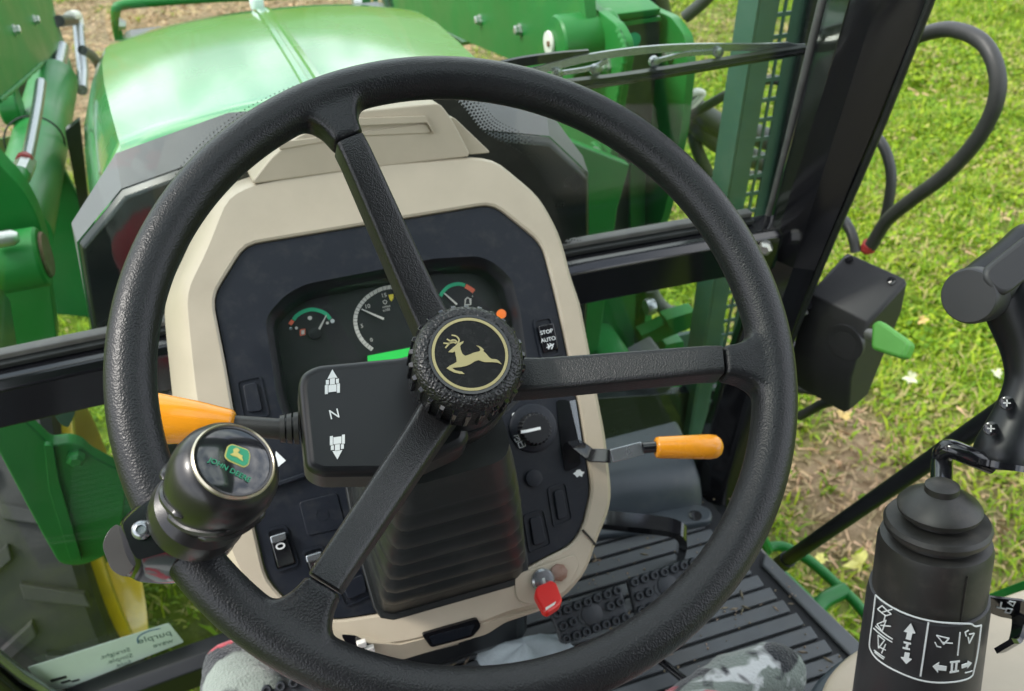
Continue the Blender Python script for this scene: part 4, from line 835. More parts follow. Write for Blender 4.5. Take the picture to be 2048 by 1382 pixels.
text('badge_text', KA, *((a1 + a2) / 2), BH - .0001, np.linalg.norm(dd) / 6.1, 'JOHN DEERE', 'badge_green', bd, rot=math.degrees(math.atan2(dd[1], dd[0])))
# clamp body wrapping over the rim
ca, cb = W.w(*W.loc(222, 1100, .008), .008), W.w(*W.loc(478, 1030, .012), .012)
ex_ = nrm(cb - ca); CF = Fr(ca, ex_, np.cross(W.ez, ex_)); CL_ = float(np.linalg.norm(cb - ca))
cs = []
for t, hw_, top, bot in ((-.03, .0095, .004, -.014), (.04, .0150, .010, -.019), (.16, .0205, .018, -.022), (.34, .0255, .022, -.022), (.60, .0270, .0235, -.018), (.82, .0240, .0215, -.010), (.96, .0150, .0170, -.001), (1.02, .0075, .013, .004)):
    cs.append([CF.w(t * CL_, u, h) for u, h in rpoly([(-hw_, bot), (hw_, bot), (hw_ * .96, top * .2), (hw_ * .80, top), (-hw_ * .80, top), (-hw_ * .96, top * .2)], .004, 3)])
ct = W.poly([(236, 1046), (262, 1020), (300, 990), (336, 968), (380, 975), (430, 1000), (472, 1040), (466, 1062), (410, 1085), (340, 1108), (272, 1128), (256, 1104)], .021)
c0p = W.poly([(243, 1118), (250, 1060), (300, 1000), (345, 985), (430, 1008), (482, 1052), (462, 1100), (412, 1144), (340, 1168), (262, 1162)], -.008)
cc_ = tuple(np.mean(ct, 0)); ct = polar(rpoly(ct, .004, 3), 72, cc_); c0p = polar(rpoly(c0p, .006, 3), 72, cc_)
cl_ = loft('clamp', [[W.w(u, v, -.020) for u, v in offs(c0p, -.008)], [W.w(u, v, -.014) for u, v in c0p], [W.w(u, v, -.002) for u, v in c0p], [W.w(u, v, .017) for u, v in offs(ct, .001)], [W.w(u, v, .021) for u, v in offs(ct, -.0015)]], 'gloss_black', sk, smooth=28)
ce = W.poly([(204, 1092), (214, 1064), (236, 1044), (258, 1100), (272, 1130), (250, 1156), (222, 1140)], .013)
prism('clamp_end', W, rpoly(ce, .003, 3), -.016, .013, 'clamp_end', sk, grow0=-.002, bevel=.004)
CF = Fr(W.w(*ct[0], 0), CF.ex, CF.ey)
bf = W.at(*W.loc(284, 1060, .0215), .0212)
lathe('clamp_bolt', bf, [(.0048, -.004), (.0048, .0010), (.004, .0022), (.0027, .0030), (.0022, .0030), (.0019, .0016)], 'chrome_dull', sk, seg=24)
# ================================================================== shuttle lever, throttle lever, ignition key
sl_ = thing('shuttle_lever', 'column lever with long orange cone handle left of the steering hub', 'lever', W.w(-.09, 0, -.09))
q = [W.w(*W.loc(a, b, -.082), -.082) for a, b in ((598, 856), (560, 858), (470, 850), (455, 848), (318, 838), (235, 830))]
tube('stalk', q[:4], [.0075, .0068, .0062, .0062], 'boot_rubber', sl_, seg=18)
for t in (.0, .18, .36): c_ = q[0] + (q[1] - q[0]) * t * 2; tube('stalk_fold', [c_, c_ + nrm(q[1] - q[0]) * .003], [.0105 - .002 * t * 2, .0100 - .002 * t * 2], 'boot_rubber', sl_, seg=20)
tube('handle', [q[2], q[2] + (q[4] - q[2]) * .008, q[2] + (q[4] - q[2]) * .03, q[2] + (q[4] - q[2]) * .07, q[2] + (q[4] - q[2]) * .5, q[4], q[5], q[5] + (q[5] - q[4]) * .12], [.0066, .0078, .0090, .0098, .0132, .0160, .0170, .010], 'orange_plastic', sl_, seg=28)
tl = thing('throttle_lever', 'bent steel hand throttle lever with orange grip on the dash right side', 'lever', D.w(.12, -.08, 0))
q = [D.w(*D.loc(1148, 885, .004), .004), D.w(*D.loc(1158, 893, .018), .018), D.w(*D.loc(1183, 911, .032), .032), D.w(*D.loc(1222, 912, .038), .038), D.w(*D.loc(1285, 896, .042), .042), D.w(*D.loc(1318, 893, .044), .044)]
rect = [(-1, -.35), (1, -.35), (1, .35), (-1, .35)]
tube('arm', q[:4], .0062, 'gloss_black', tl, section=rect, up=D.ez, smooth=None, bevel=.0008); tube('arm_tip', q[3:5], .0060, 'chrome_dull', tl, section=rect, up=D.ez, smooth=None, bevel=.0008); tube('arm_neck', q[4:], .0052, 'gloss_black', tl, seg=12)
g0, g1 = D.w(*D.loc(1311, 895, .044), .044), D.w(*D.loc(1445, 893, .050), .050); gd = g1 - g0
tube('grip', [g0 + gd * t for t in (0, .015, .05, .5, .80, .90, .96, .99, 1.0)], [.0075, .0092, .0098, .0108, .0114, .0106, .0080, .0045, .0012], 'orange_plastic', tl, seg=30, smooth=60)
ky = thing('ignition_key', 'red plastic-headed ignition key in the dash lock', 'key', KF.w(0, 0, .006))
ka, kc = KF.w(0, 0, .004), D.w(*D.loc(1095, 1192, .030), .030); KK = Fr(kc, nrm(np.cross(nrm(kc - ka), D.ez)), -nrm(kc - ka))
if KK.ez @ (CAMP - kc) < 0: KK = Fr(kc, -KK.ex, KK.ey)
tube('blade', [ka, kc], .0032, 'zinc', ky, section=rect, up=D.ex, smooth=None)
hd = KK.poly([(1072, 1178), (1100, 1165), (1112, 1172), (1124, 1205), (1118, 1216), (1096, 1230), (1086, 1226), (1068, 1192)])
kh = prism('head', KK, rpoly(hd, .004), -.0035, .0035, 'red_plastic', ky, bevel=.0018)
prism('head_mark', KK, KK.poly([(1091, 1216), (1112, 1203), (1110, 1209), (1092, 1221)], .0036), .0034, .0040, 'gauge_cream', kh)
# ================================================================== front loader, both sides
def pinX(name, px, py, x0, x1, r, m, par, prof=None, seg=28):
    c = XF.loc(px, py, x1 if abs(x1 - CAMP[0]) < abs(x0 - CAMP[0]) else x0); F = Fr(V(0, c[0], c[1]), (0, 1, 0), (0, 0, 1))
    return lathe(name, F, prof or [(r * .93, x0), (r, x0 + .004), (r, x1 - .004), (r * .93, x1)], m, par, seg=seg)
la = thing('loader_mast', 'green loader mast and lift cylinder left of the hood', 'loader', P(60, 700, x=-.47))
plateY('mast_plate', [(-60, 250), (0, 332), (40, 372), (72, 425), (96, 500), (104, 600), (116, 690), (110, 800), (-60, 840)], 1.02, .05, 'green_paint', la, r=.02)
pinX('pin_boss', 88, 512, -.50, -.405, .046, 'green_paint', la); pinX('pin_face', 97, 508, -.407, -.400, .036, 'rusty_steel', la)
plateX('mast_brace', [(-30, 540), (20, 600), (36, 700), (36, 760), (-30, 760)], -.44, .012, 'dark_paint', la, r=.004)
lathe('grease_fitting', axis_frame(P(8, 478, x=-.44), P(8, 478, x=-.44) + V(.06, 0, 0)), [(.012, -.02), (.012, .012), (.007, .02)], 'zinc', la, seg=10)
# lift cylinder with its hard line
c0, c1 = P(118, 120, x=-.50), P(30, 500, x=-.50)
tube('lift_cylinder', [c0 + (c1 - c0) * t for t in (.16, .165, .95)], [.050, .058, .058], 'green_paint', la, seg=30)
tube('cylinder_rod', [c0 + (c1 - c0) * t for t in (-.1, .17)], .022, 'chrome_dull', la, seg=18)
tube('hydraulic_line', [P(a, b, x=-.437) for a, b in ((82, 165), (76, 210), (64, 275), (52, 330), (46, 345))], .0105, 'chrome_dull', la, seg=14, spline=4)
tube('line_fitting', [P(a, b, x=-.433) for a, b in ((52, 325), (40, 352))], .017, 'zinc', la, seg=8)
tube('line_elbow', [P(a, b, x=-.433) for a, b in ((38, 350), (33, 372), (42, 392))], .0165, 'green_paint', la, seg=14, spline=4)
tube('red_band', [P(a, b, x=-.432) for a, b in ((50, 318), (48, 324))], .0135, 'tie_red', la, seg=12)
cm = P(70, 285, x=-.50); ax = nrm(c1 - c0); cF = axis_frame(cm, cm + ax); tube('strap', [cF.w(.0595 * math.cos(a), .0595 * math.sin(a), 0) for a in np.linspace(0, 6.2832, 30)], .0022, 'dark_rubber', la, seg=6)
tube('strap_clip', [P(112, 318, x=-.46), P(122, 330, x=-.46)], .008, 'zinc', la, seg=8)
lb = thing('loader_boom', 'green loader boom arm at the upper left corner', 'loader', P(40, 100, x=-.52))
plateX('boom_side', [(-120, -60), (95, -60), (104, 20), (122, 90), (84, 132), (40, 172), (-40, 240), (-120, 300)], -.50, .02, 'green_paint', lb, r=.006)
plateX('boom_web', [(92, -60), (112, 30), (158, 178), (148, 200), (118, 130), (100, 30), (80, -60)], -.53, .015, 'green_paint', lb, r=.004)
plateX('boom_gusset', [(82, 134), (104, 104), (128, 104), (150, 190), (122, 200)], -.512, .012, 'green_paint', lb, r=.006)
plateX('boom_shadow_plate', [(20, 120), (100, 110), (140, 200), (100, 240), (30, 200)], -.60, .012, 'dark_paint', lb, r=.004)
pinX('knuckle', 42, 210, -.56, -.52, .04, 'green_paint', lb); pinX('knuckle', 128, 196, -.535, -.50, .03, 'green_paint', lb)
plateX('rear_crossbar', [(-30, 285), (34, 270), (38, 310), (-30, 330)], -.62, .02, 'green_paint', la, r=.004)
# white elbow and hose ahead of the left boom
hz1 = thing('hydraulic_hose', 'grey hydraulic hose with white elbow fitting beside the left boom', 'hose', P(155, 160, x=-.50), 'hydraulic hoses')
tube('fitting', [P(a, b, x=-.50) for a, b in ((118, 42), (148, 40))], .017, 'dark_rubber', hz1, seg=12)
tube('elbow', [P(a, b, x=-.50) for a, b in ((140, 34), (153, 32), (156, 45), (158, 56))], .019, 'hose_white', hz1, seg=14, spline=3)
tube('hose', [P(a, b, x=-.50) for a, b in ((157, 54), (160, 90), (165, 140), (164, 180))], .018, 'chrome_dull', hz1, seg=14, spline=4)
hz2 = thing('hydraulic_hose', 'short black hose looping behind the hood left corner', 'hose', P(180, 110, x=-.38), 'hydraulic hoses')
tube('hose', [P(a, b, x=-.40) for a, b in ((165, 100), (178, 106), (192, 120), (205, 150))], .012, 'hose_rubber', hz2, seg=12, spline=4)
# brush guard bar ahead of the hood
bg = thing('brush_guard', 'slim green brush guard bar standing ahead of the hood', 'guard', V(0, 1.95, -.1))
GY_ = 1.95
tube('guard_bar', [P(a, b, y=GY_) for a, b in ((238, 76), (232, 45), (232, 22), (242, 11), (300, 4), (420, -4), (560, -10), (740, -16))], .011, 'green_paint', bg, seg=10, spline=5)
tube('guard_post', [P(735, 30, y=GY_), P(728, -40, y=GY_)], .012, 'green_paint', bg, seg=10); tube('guard_post', [P(752, 30, y=GY_), P(750, -40, y=GY_)], .006, 'green_paint', bg, seg=8)
plateY('guard_tab', [(222, 42), (236, 38), (244, 72), (232, 76)], GY_ - .01, .01, 'green_paint', bg, r=.004)
tube('tab_bolt', [P(238, 48, y=GY_ - .02), P(252, 50, y=GY_ - .02)], [.016, .010], 'zinc', bg, seg=8)
tube('guard_foot', [P(238, 74, y=GY_), P(238, 74, y=GY_) + V(0, 0, -.5)], .011, 'green_paint', bg, seg=8)
tube('guard_foot', [P(735, 28, y=GY_), P(735, 28, y=GY_) + V(0, 0, -.5)], .011, 'green_paint', bg, seg=8)
ms = thing('mirror_arm', 'short silver rod with dark knob ahead of the hood right corner', 'rod', P(775, 30, y=1.9))
tube('rod', [P(782, 34, y=1.9), P(770, -20, y=1.9)], .014, 'chrome_dull', ms, seg=10); tube('knob', [P(706, 8, y=1.9), P(722, 8, y=1.9)], .018, 'zinc', ms, seg=10)
# right side
rb_ = thing('loader_boom', 'green loader boom arm with round pin boss right of the hood', 'loader', P(1000, 100, x=.52))
plateX('boom_side', [(760, -60), (1120, -60), (1168, -8), (1176, 90), (1140, 175), (1100, 158), (1030, 123), (932, 82), (868, 50), (800, 20)], .50, .02, 'green_paint', rb_, r=.008)
plateX('boom_face', [(720, -40), (800, 0), (885, 58), (925, 84), (918, 92), (868, 62), (780, 10)], .53, .05, 'green_paint', rb_, r=.003)
pinX('pin_boss', 1112, 88, .455, .56, .047, 'green_paint', rb_); pinX('pin_face', 1095, 88, .449, .456, .022, 'hose_white', rb_); pinX('pin_head', 1095, 88, .446, .450, .005, 'rusty_steel', rb_)
plateX('boom_top', [(1130, -40), (1170, -10), (1215, 30), (1212, 45), (1160, 10), (1120, -20)], .55, .10, 'green_paint', rb_, r=.003)
rm = thing('loader_mast', 'green double-plate loader mast seen right of the steering wheel top', 'loader', P(1180, 600, x=.52))
plateX('inner_plate', [(1120, -60), (1160, -5), (1232, 48), (1250, 82), (1251, 115), (1236, 200), (1218, 330), (1205, 460), (1196, 600), (1186, 720), (1130, 720), (1090, 600), (1085, 420), (1070, 300), (1110, 220), (1150, 150)], .525, .016, 'green_paint', rm, r=.012)
plateX('outer_plate', [(1190, -60), (1240, -10), (1342, 34), (1370, 72), (1376, 130), (1362, 260), (1330, 420), (1302, 500), (1290, 640), (1290, 760), (1220, 760), (1262, 420), (1300, 150), (1240, 20)], .665, .016, 'green_paint', rm, r=.012)
plateY('cross_plate', [(1236, 52), (1320, 38), (1322, 170), (1286, 420), (1270, 600), (1262, 760), (1170, 760), (1205, 420), (1240, 160)], 1.06, .012, 'reflection_grey', rm, r=.003)
plateY('cross_edge', [(1232, 46), (1322, 33), (1324, 41), (1236, 55)], 1.04, .05, 'green_paint', rm, r=.001)
plateY('mast_rib', [(1262, 330), (1292, 330), (1290, 500), (1284, 640), (1262, 640), (1262, 480)], 1.03, .012, 'green_paint', rm, r=.003)
lathe('mast_hole', axis_frame(P(1266, 80, y=1.05), P(1266, 80, y=1.05) + V(0, -.01, 0)), [(.014, 0), (.014, .003), (.010, .004)], 'gauge_green', rm, seg=18)
pinX('pivot_washer', 1186, 318, .505, .516, .030, 'green_paint', rm); pinX('pivot_bolt', 1181, 318, .490, .507, .020, 'zinc', rm, seg=6)
pinX('frame_bolt', 1291, 615, .485, .50, .014, 'chrome_dull', rm)
tube('mast_post', [P(1300, -40, y=1.35), P(1322, 60, y=1.35)], .030, 'dark_paint', rm, seg=12)
plateY('bracket_lip', [(1282, 672), (1340, 645), (1345, 662), (1384, 655), (1300, 690)], .86, .03, 'green_paint', rm, r=.004); plateY('bracket_tray', [(1332, 640), (1392, 622), (1388, 655), (1350, 668), (1336, 652)], .84, .03, 'green_paint', rm, r=.004)
tube('hose_guide', [P(a, b, y=.9) for a, b in ((1302, 575), (1312, 600), (1335, 622), (1362, 628))], .014, 'cowl_grey', rm, seg=12, spline=4)
plateY('frame_upright', [(1150, 560), (1272, 545), (1268, 700), (1288, 880), (1300, 960), (1150, 980)], .88, .03, 'green_paint', rm, r=.006); plateY('frame_upright', [(1330, 690), (1368, 682), (1362, 900), (1322, 900)], .90, .03, 'green_paint', rm, r=.006); plateY('frame_shield', [(1280, 690), (1450, 650), (1440, 960), (1290, 960)], .95, .01, 'guard_paint', rm, r=.006)
plateY('tank_side', [(1195, 710), (1268, 705), (1265, 820), (1240, 860), (1200, 850)], .78, .10, 'green_paint', rm, r=.02, bevel=.02)
plateY('battery_box', [(1268, 760), (1340, 720), (1350, 830), (1300, 875), (1258, 850)], .74, .08, 'cowl_grey', rm, r=.01, bevel=.01)
plateY('dark_bulkhead', [(1150, 800), (1460, 780), (1440, 1000), (1150, 1000)], .72, .02, 'cowl_black', rm, r=.005)
# hoses at the right mast
for k, (pts, r, lab) in enumerate((
        (((1375, 205), (1400, 225), (1440, 250), (1490, 262), (1540, 280)), .022, 'thick black hydraulic hose uppermost of the bundle by the right mast'),
        (((1372, 225), (1400, 255), (1435, 285), (1480, 305), (1540, 330)), .020, 'black hydraulic hose second in the bundle by the right mast'),
        (((1378, 225), (1392, 290), (1408, 330), (1425, 360), (1450, 382)), .013, 'thin black hose dropping away from the bundle by the right mast'))):
    h = thing('hydraulic_hose', lab, 'hose', P(*pts[0], y=1.05), 'hydraulic hoses'); tube('hose', [P(a, b, y=1.05 + .02 * k) for a, b in pts], r, 'hose_rubber', h, seg=16, spline=5)
    if k == 0: tube('hose_clamp', [P(a, b, y=1.02) for a, b in ((1364, 215), (1372, 195), (1392, 184), (1406, 186), (1400, 196), (1384, 212), (1372, 222))], [.003, .006, .007, .006, .006, .006, .003], 'hose_white', h, seg=10, spline=4)
# ================================================================== valve box with green lever outside the cab
A = P(1692, 503, t=1.22); B = P(1818, 560, z=A[2]); E_ = P(1606, 600, z=A[2] - .055); d1 = B - A; dn = V(.0, .012, -.16)
vb_ = thing('valve_box', 'black plastic hydraulic valve box with green lever outside the doorway', 'valve box', E_ + V(.05, .03, -.2))
uu = nrm(d1); LN = float(np.linalg.norm(d1)); bx = Fr(A, uu, np.cross(V(0, 0, 1), uu))
ey = E_ - A; ww = float(ey @ bx.ey); dd_ = A[2] - E_[2]; sx = float(ey @ bx.ex)
prof = [(0.0, 0.0), (ww * .9, -dd_ * .82), (ww, -dd_ * 1.25), (ww * 1.0, -dd_ - .085), (ww * .70, -dd_ - .155), (ww * .15, -dd_ - .14), (-ww * .12, -dd_ * .9)]
rg = []
for t in (0, .04, .5, .93, 1.0):
    g_ = .94 if t in (0, 1.0) else 1; rg.append([bx.w(t * LN + sx * (v / ww if ww else 0) * .9, v * g_ + ww * .45 * (1 - g_), h * g_ - .08 * (1 - g_)) for v, h in prof])
vbody = loft('box_body', rg, 'grip_plastic', vb_, smooth=32, bevel=.008)
nrm_top = nrm(np.cross(d1, ey)); nrm_top = nrm_top if nrm_top[2] > 0 else -nrm_top
TF = Fr(A, uu, np.cross(nrm_top, uu))
for px, py in ((1698, 518), (1783, 562)): u, v = TF.loc(px, py, .002); lathe('box_screw', TF.at(u, v, .0), [(.0055, -.004), (.0055, .003), (.003, .0035)], 'gloss_black', vb_, seg=12)
FF = Fr(rg[2][2], uu, (0, 0, 1)); u, v = FF.loc(1690, 685, .0); lathe('box_dimple', FF.at(u, v, 0), [(.026, -.006), (.026, .001), (.022, .0015), (.014, -.0005)], 'grip_plastic', vb_, seg=26)
l0, l1 = P(1760, 672, t=1.12), P(1818, 700, t=1.09); LFm = Fr(l0, l1 - l0, MC @ V(.25, -1, 0)); L_l = float(np.linalg.norm(l1 - l0))
lp = LFm.poly([(1750, 650), (1764, 642), (1822, 683), (1826, 692), (1816, 716), (1806, 719), (1748, 700)])
prism('lever', LFm, rpoly(lp, .005), -.009, .009, 'lever_green', vb_, bevel=.004)
tube('lever_pin', [P(1738, 668, t=1.15), P(1762, 676, t=1.12)], .007, 'zinc', vb_, seg=10)
tube('mount_rod', [P(1575, 640, t=1.24), P(1612, 622, t=1.22)], .005, 'zinc', vb_, seg=8); tube('mount_rod', [P(1570, 612, t=1.26), P(1615, 606, t=1.22)], .009, 'gloss_black', vb_, seg=8)
plateY('mount_bracket', [(1590, 700), (1622, 690), (1640, 770), (1600, 790)], .54, .02, 'dark_paint', vb_, r=.004)
for k, (pts, x, r, lab) in enumerate((
        (((1742, 492), (1775, 440), (1830, 395), (1890, 350), (1950, 285), (1988, 215), (1995, 150), (1970, 90), (1920, 62), (1870, 62), (1790, 90), (1740, 120)), .86, .0108, 'thick black hose looping high above the valve box'),
        (((1735, 500), (1762, 460), (1778, 400), (1782, 345), (1768, 295), (1740, 262), (1700, 240)), .90, .0085, 'thin black hose curving up behind the valve box loop'),
        (((1712, 505), (1706, 475), (1694, 450), (1670, 430)), .84, .0085, 'short black hose bending from the valve box toward the pillar'),
        (((1600, 832), (1640, 810), (1672, 790)), .66, .0075, 'thin black cable under the valve box'))):
    h = thing('hydraulic_hose', lab, 'hose', P(*pts[0], x=x), 'hydraulic hoses'); tube('hose', [P(a, b, x=x) for a, b in pts] + [[V(.78, .92, .62), V(.69, 1.02, .50)], [V(.80, .90, .42), V(.69, 1.02, .30)], [V(.78, .86, .26), V(.69, 1.02, .15)], [V(.67, .62, .0), V(.69, .75, -.1)]][k], r, 'hose_rubber', h, seg=14, spline=6)
    if k == 0: tube('red_tie', [P(1736, 497, x=.859), P(1741, 488, x=.859)], .0125, 'tie_red', h, seg=14)
    if k == 1: tube('red_tie', [P(1731, 500, x=.899), P(1736, 494, x=.899)], .0100, 'tie_red', h, seg=14)
# ================================================================== wiper on the outside of the windshield
wp = thing('windshield_wiper', 'grey wiper lying across the windshield right half', 'wiper', P(1030, 135, y=.505))
def wy(a, b, y=.508): p = YF.loc(a, b, -y); return p
strip('wiper_frame', YF, smooth_path([wy(*q) for q in ((1000, 160), (1090, 138), (1180, 116), (1290, 101), (1400, 95), (1520, 95), (1612, 90))], 5), [.002] + [.0085] * 28 + [.002] * 2, -.511, -.508, 'chrome_dull', wp)
strip('blade_holder', YF, smooth_path([wy(*q) for q in ((1060, 170), (1150, 160), (1250, 148), (1400, 125), (1540, 103), (1606, 93))], 5), .0060, -.507, -.498, 'dark_rubber', wp)
strip('wiper_rubber', YF, smooth_path([wy(*q) for q in ((1070, 176), (1180, 163), (1300, 146), (1480, 116), (1600, 96))], 5), .0035, -.499, -.492, 'gloss_black', wp)
strip('wiper_arm', YF, smooth_path([wy(*q) for q in ((960, 150), (1030, 130), (1110, 118), (1180, 112))], 5), .010, -.516, -.511, 'black_plastic', wp)
for px, py in ((1114, 147), (1190, 139), (1308, 123), (1435, 104)): u, v = wy(px, py); lathe('wiper_claw', YF.at(u, v, -.507), [(.0065, -.003), (.0065, .003), (.003, .004)], 'chrome_dull', wp, seg=10)
strip('wiper_yoke', YF, smooth_path([wy(*q) for q in ((1120, 146), (1180, 136), (1215, 121))], 4), .005, -.509, -.506, 'chrome_dull', wp); strip('wiper_yoke', YF, smooth_path([wy(*q) for q in ((1310, 122), (1370, 108), (1432, 104))], 4), .005, -.509, -.506, 'chrome_dull', wp)

# bolt heads and weld beads that break up the loader plates
for par, m_, spots in ((rb_, 'zinc', [(960, 40, .498), (1040, 60, .498)]), (rm, 'zinc', [(1215, 130, .523), (1196, 440, .523), (1340, 110, .663), (1325, 300, .663)]), (lb, 'zinc', [(30, 60, -.498), (70, 40, -.498)])):
    for px, py, x in spots:
        c = P(px, py, x=x); F = axis_frame(c, c + V(-1 if x > 0 else 1, 0, 0)); lathe('loader_bolt', F, [(.013, -.002), (.013, .002), (.010, .0025), (.010, .010), (.007, .012)], m_, par, seg=6)
def weld(par, pts, x, r=.0045):
    p = smooth_path([P(a, b, x=x) for a, b in pts], 10); tube('weld_bead', p, [r * (1 + .25 * math.sin(2.2 * i)) for i in range(len(p))], 'green_paint', par, seg=8)
weld(rb_, [(1148, 40), (1168, 80), (1160, 130)], .497); weld(rm, [(1236, 60), (1250, 100), (1244, 150), (1234, 210)], .522); weld(lb, [(84, 128), (40, 168), (0, 202)], -.497)
# ================================================================== pedals and floor lever
def pedal(quad, lab, seedx):
    o = P(*np.mean(quad, 0), z=.115); F = Fr(o, (1, -.10, -.04), (0, .80, .60)); p = thing('brake_pedal', lab, 'pedal', V(o[0], o[1] + .06, .0), 'foot pedals')
    q = F.poly(quad); pad = prism('pad', F, rpoly(q, .006), -.010, .0, 'pedal_rubber', p, bevel=.003); TL, TR, BR, BL = [np.array(k) for k in q]
    st = None
    def at(s, t): return (TL + (TR - TL) * s) * (1 - t) + (BL + (BR - BL) * s) * t
    spots = [(s, .13) for s in np.linspace(.08, .93, 7)] + [(s, .88) for s in np.linspace(.08, .93, 7)] + [(.10, .52), (.24, .50), (.78, .46), (.92, .45)]
    for s, t in spots:
        G = F.at(*at(s, t), 0)
        if st is None: st = lathe('stud', LOCAL.at(*np.array(root_of(pad).location)), [(.0060, -.001), (.0056, .0045), (.0046, .006), (.0030, .006), (.0024, .0025)], 'pedal_rubber', pad, seg=14); place(st, G)
        else: copy_part(st, G, pad)
    lathe('pad_disc', F.at(*at(.52, .5), 0), [(.013, -.001), (.013, .0016), (.0115, .0022)], 'pedal_rubber', pad, seg=24)
    strip('pad_mark', F, smooth_path([at(.36, .38), at(.34, .52), at(.39, .66)], 3), .003, 0, .0012, 'pedal_rubber', pad)
    box('arm', F, -.018, .014, -.02, .012, -.10, -.012, 'black_plastic', p, bevel=.004); return p
pedal([(1098, 1222), (1240, 1168), (1262, 1240), (1124, 1290)], 'black studded brake pedal nearest the ignition key', 0)
pedal([(1254, 1158), (1392, 1112), (1412, 1186), (1272, 1234)], 'black studded brake pedal on the right, partly behind the wheel rim', 1)
fl2 = thing('floor_lever', 'bent flat black lever rising from the floor right of the dash', 'lever', P(1358, 1132, z=.0))
tube('lever_bar', [P(1150, 1030, z=.13), P(1215, 1040, z=.13), P(1310, 1050, z=.118), P(1350, 1058, z=.112), P(1366, 1072, z=.10), P(1362, 1100, z=.06), P(1357, 1135, z=.005)], .012, 'gloss_black', fl2, section=[(-1, -.45), (1, -.45), (1, .45), (-1, .45)], spline=4, smooth=40)
fr_ = thing('floor_rod', 'thin black rod on the floor mat between the driver feet', 'rod', P(1330, 1330, z=.02))
tube('rod', [P(1300, 1305, z=.03), P(1420, 1400, z=.05)], .005, 'gloss_black', fr_, seg=10)
bl_ = thing('foot_brake', 'studded black pedal corner at the bottom edge under the rim', 'pedal', P(560, 1400, z=.0), 'foot pedals')
Fb = Fr(P(585, 1400, z=.12), (1, -.1, -.02), (0, .8, .6)); qb = Fb.poly([(520, 1388), (620, 1352), (660, 1440), (540, 1470)]); pd_ = prism('pad', Fb, rpoly(qb, .005), -.01, 0, 'pedal_rubber', bl_, bevel=.003)
for a, b in ((534, 1380), (562, 1372), (588, 1365)): lathe('stud', Fb.at(*Fb.loc(a, b), 0), [(.006, -.001), (.0056, .0045), (.0046, .006), (.003, .006), (.0024, .0025)], 'pedal_rubber', pd_, seg=14)
# ================================================================== joystick on its pod
class Cyl:
    """a cylinder surface unrolled to (u, v)"""
    def __init__(s, F, r): s.F, s.r = F, r
    def w(s, u, v, h=0.0): a = u / s.r; return s.F.w((s.r + h) * math.sin(a), -(s.r + h) * math.cos(a), v)
    def loc(s, px, py, h=0.0):
        d = ray(px, py); o = CAMP - s.F.o; R = s.r + h
        a, b = d @ s.F.ex, d @ s.F.ey; p, q = o @ s.F.ex, o @ s.F.ey
        A2, B2, C2 = a * a + b * b, 2 * (a * p + b * q), p * p + q * q - R * R; disc_ = max(B2 * B2 - 4 * A2 * C2, 0); t = (-B2 - math.sqrt(disc_)) / (2 * A2)
        X, Y = p + a * t, q + b * t; return (math.atan2(X, -Y) * s.r, float((o + d * t) @ s.F.ez))
    def poly(s, pts, h=0.0): return [s.loc(a, b, h) for a, b in pts]
JC = P(1846, 1262, t=.72); JA = nrm(P(1886, 962, t=.667) - JC); JF = Fr(JC, nrm(np.cross(V(0, 1, 0), JA)), np.cross(JA, nrm(np.cross(V(0, 1, 0), JA))))
js = thing('loader_joystick', 'black loader joystick on a tall rubber-booted pod', 'joystick', JF.w(0, 0, -.24))
lathe('pod', JF, [(.0500, -.24), (.0485, -.15), (.0462, -.06), (.0445, .0), (.0437, .030), (.0425, .040), (.0412, .0405)], 'grip_plastic', js, seg=56)
lathe('boot', JF, [(.0405, .036), (.0405, .050), (.0402, .082), (.0385, .0880), (.0310, .0905), (.0305, .094), (.0368, .0965), (.0374, .1005), (.0355, .1035), (.0225, .1055), (.0222, .109), (.0284, .1110), (.0292, .1145), (.0270, .1175), (.0140, .126), (.0118, .127), (.0118, .132), (.0085, .134)], 'boot_rubber', js, seg=56)
tube('boot_seam', [JF.w(-.007, -.0402, h) for h in (.04, .06, .082)], .0005, 'boot_rubber', js, seg=6)
jt = .715
def jp(a, b, t=jt): return P(a, b, t=t)
sh0 = JF.w(0, 0, .125)
tube('shaft', [sh0, jp(1884, 925, .70), jp(1888, 905, .695), jp(1900, 897, .69), jp(1940, 912, .685), jp(1985, 930, .685)], [.0078, .0078, .0076, .0072, .0072, .0072], 'gloss_black', js, seg=16, spline=4)
gp = [(2004, 935, .0185), (2006, 905, .0205), (2022, 868, .0190), (2044, 815, .0172), (2058, 762, .0165), (2058, 715, .0180), (2050, 668, .0205), (2036, 625, .0220), (2025, 590, .0225), (2020, 560, .020)]
tube('grip', [jp(a, b, .69) for a, b, r in gp], [r for a, b, r in gp], 'knob_gloss' if False else 'black_plastic', js, seg=30, spline=4, smooth=60)
tube('grip_head', [jp(a, b, t) for a, b, t in ((1958, 586, .684), (1985, 566, .688), (2015, 545, .692), (2045, 520, .696), (2075, 492, .70), (2086, 482, .70))], [.0205, .0212, .0216, .0218, .0212, .014], 'black_plastic', js, seg=36, spline=4, smooth=60)
h0, h1 = jp(1962, 588, .684), jp(1938, 592, .668)
tube('thumb_switch', [h0, h0 + (h1 - h0) * .85, h1, h1 + nrm(h1 - h0) * .0015], [.0208, .0206, .0198, .0188], 'grip_plastic', js, seg=40, smooth=45)
hpf = Fr(jp(2020, 538, .668), MC @ V(.8, -.6, .1), MC @ V(.6, .8, -.2)); prism('head_pad', hpf, rpoly([(-.026, -.012), (.03, -.012), (.03, .012), (-.026, .012)], .011), -.012, .0015, 'grip_plastic', js, bevel=.003)
tube('grip_collar', [jp(1998, 922, .686), jp(1996, 934, .686)], .0215, 'gloss_black', js, seg=30)
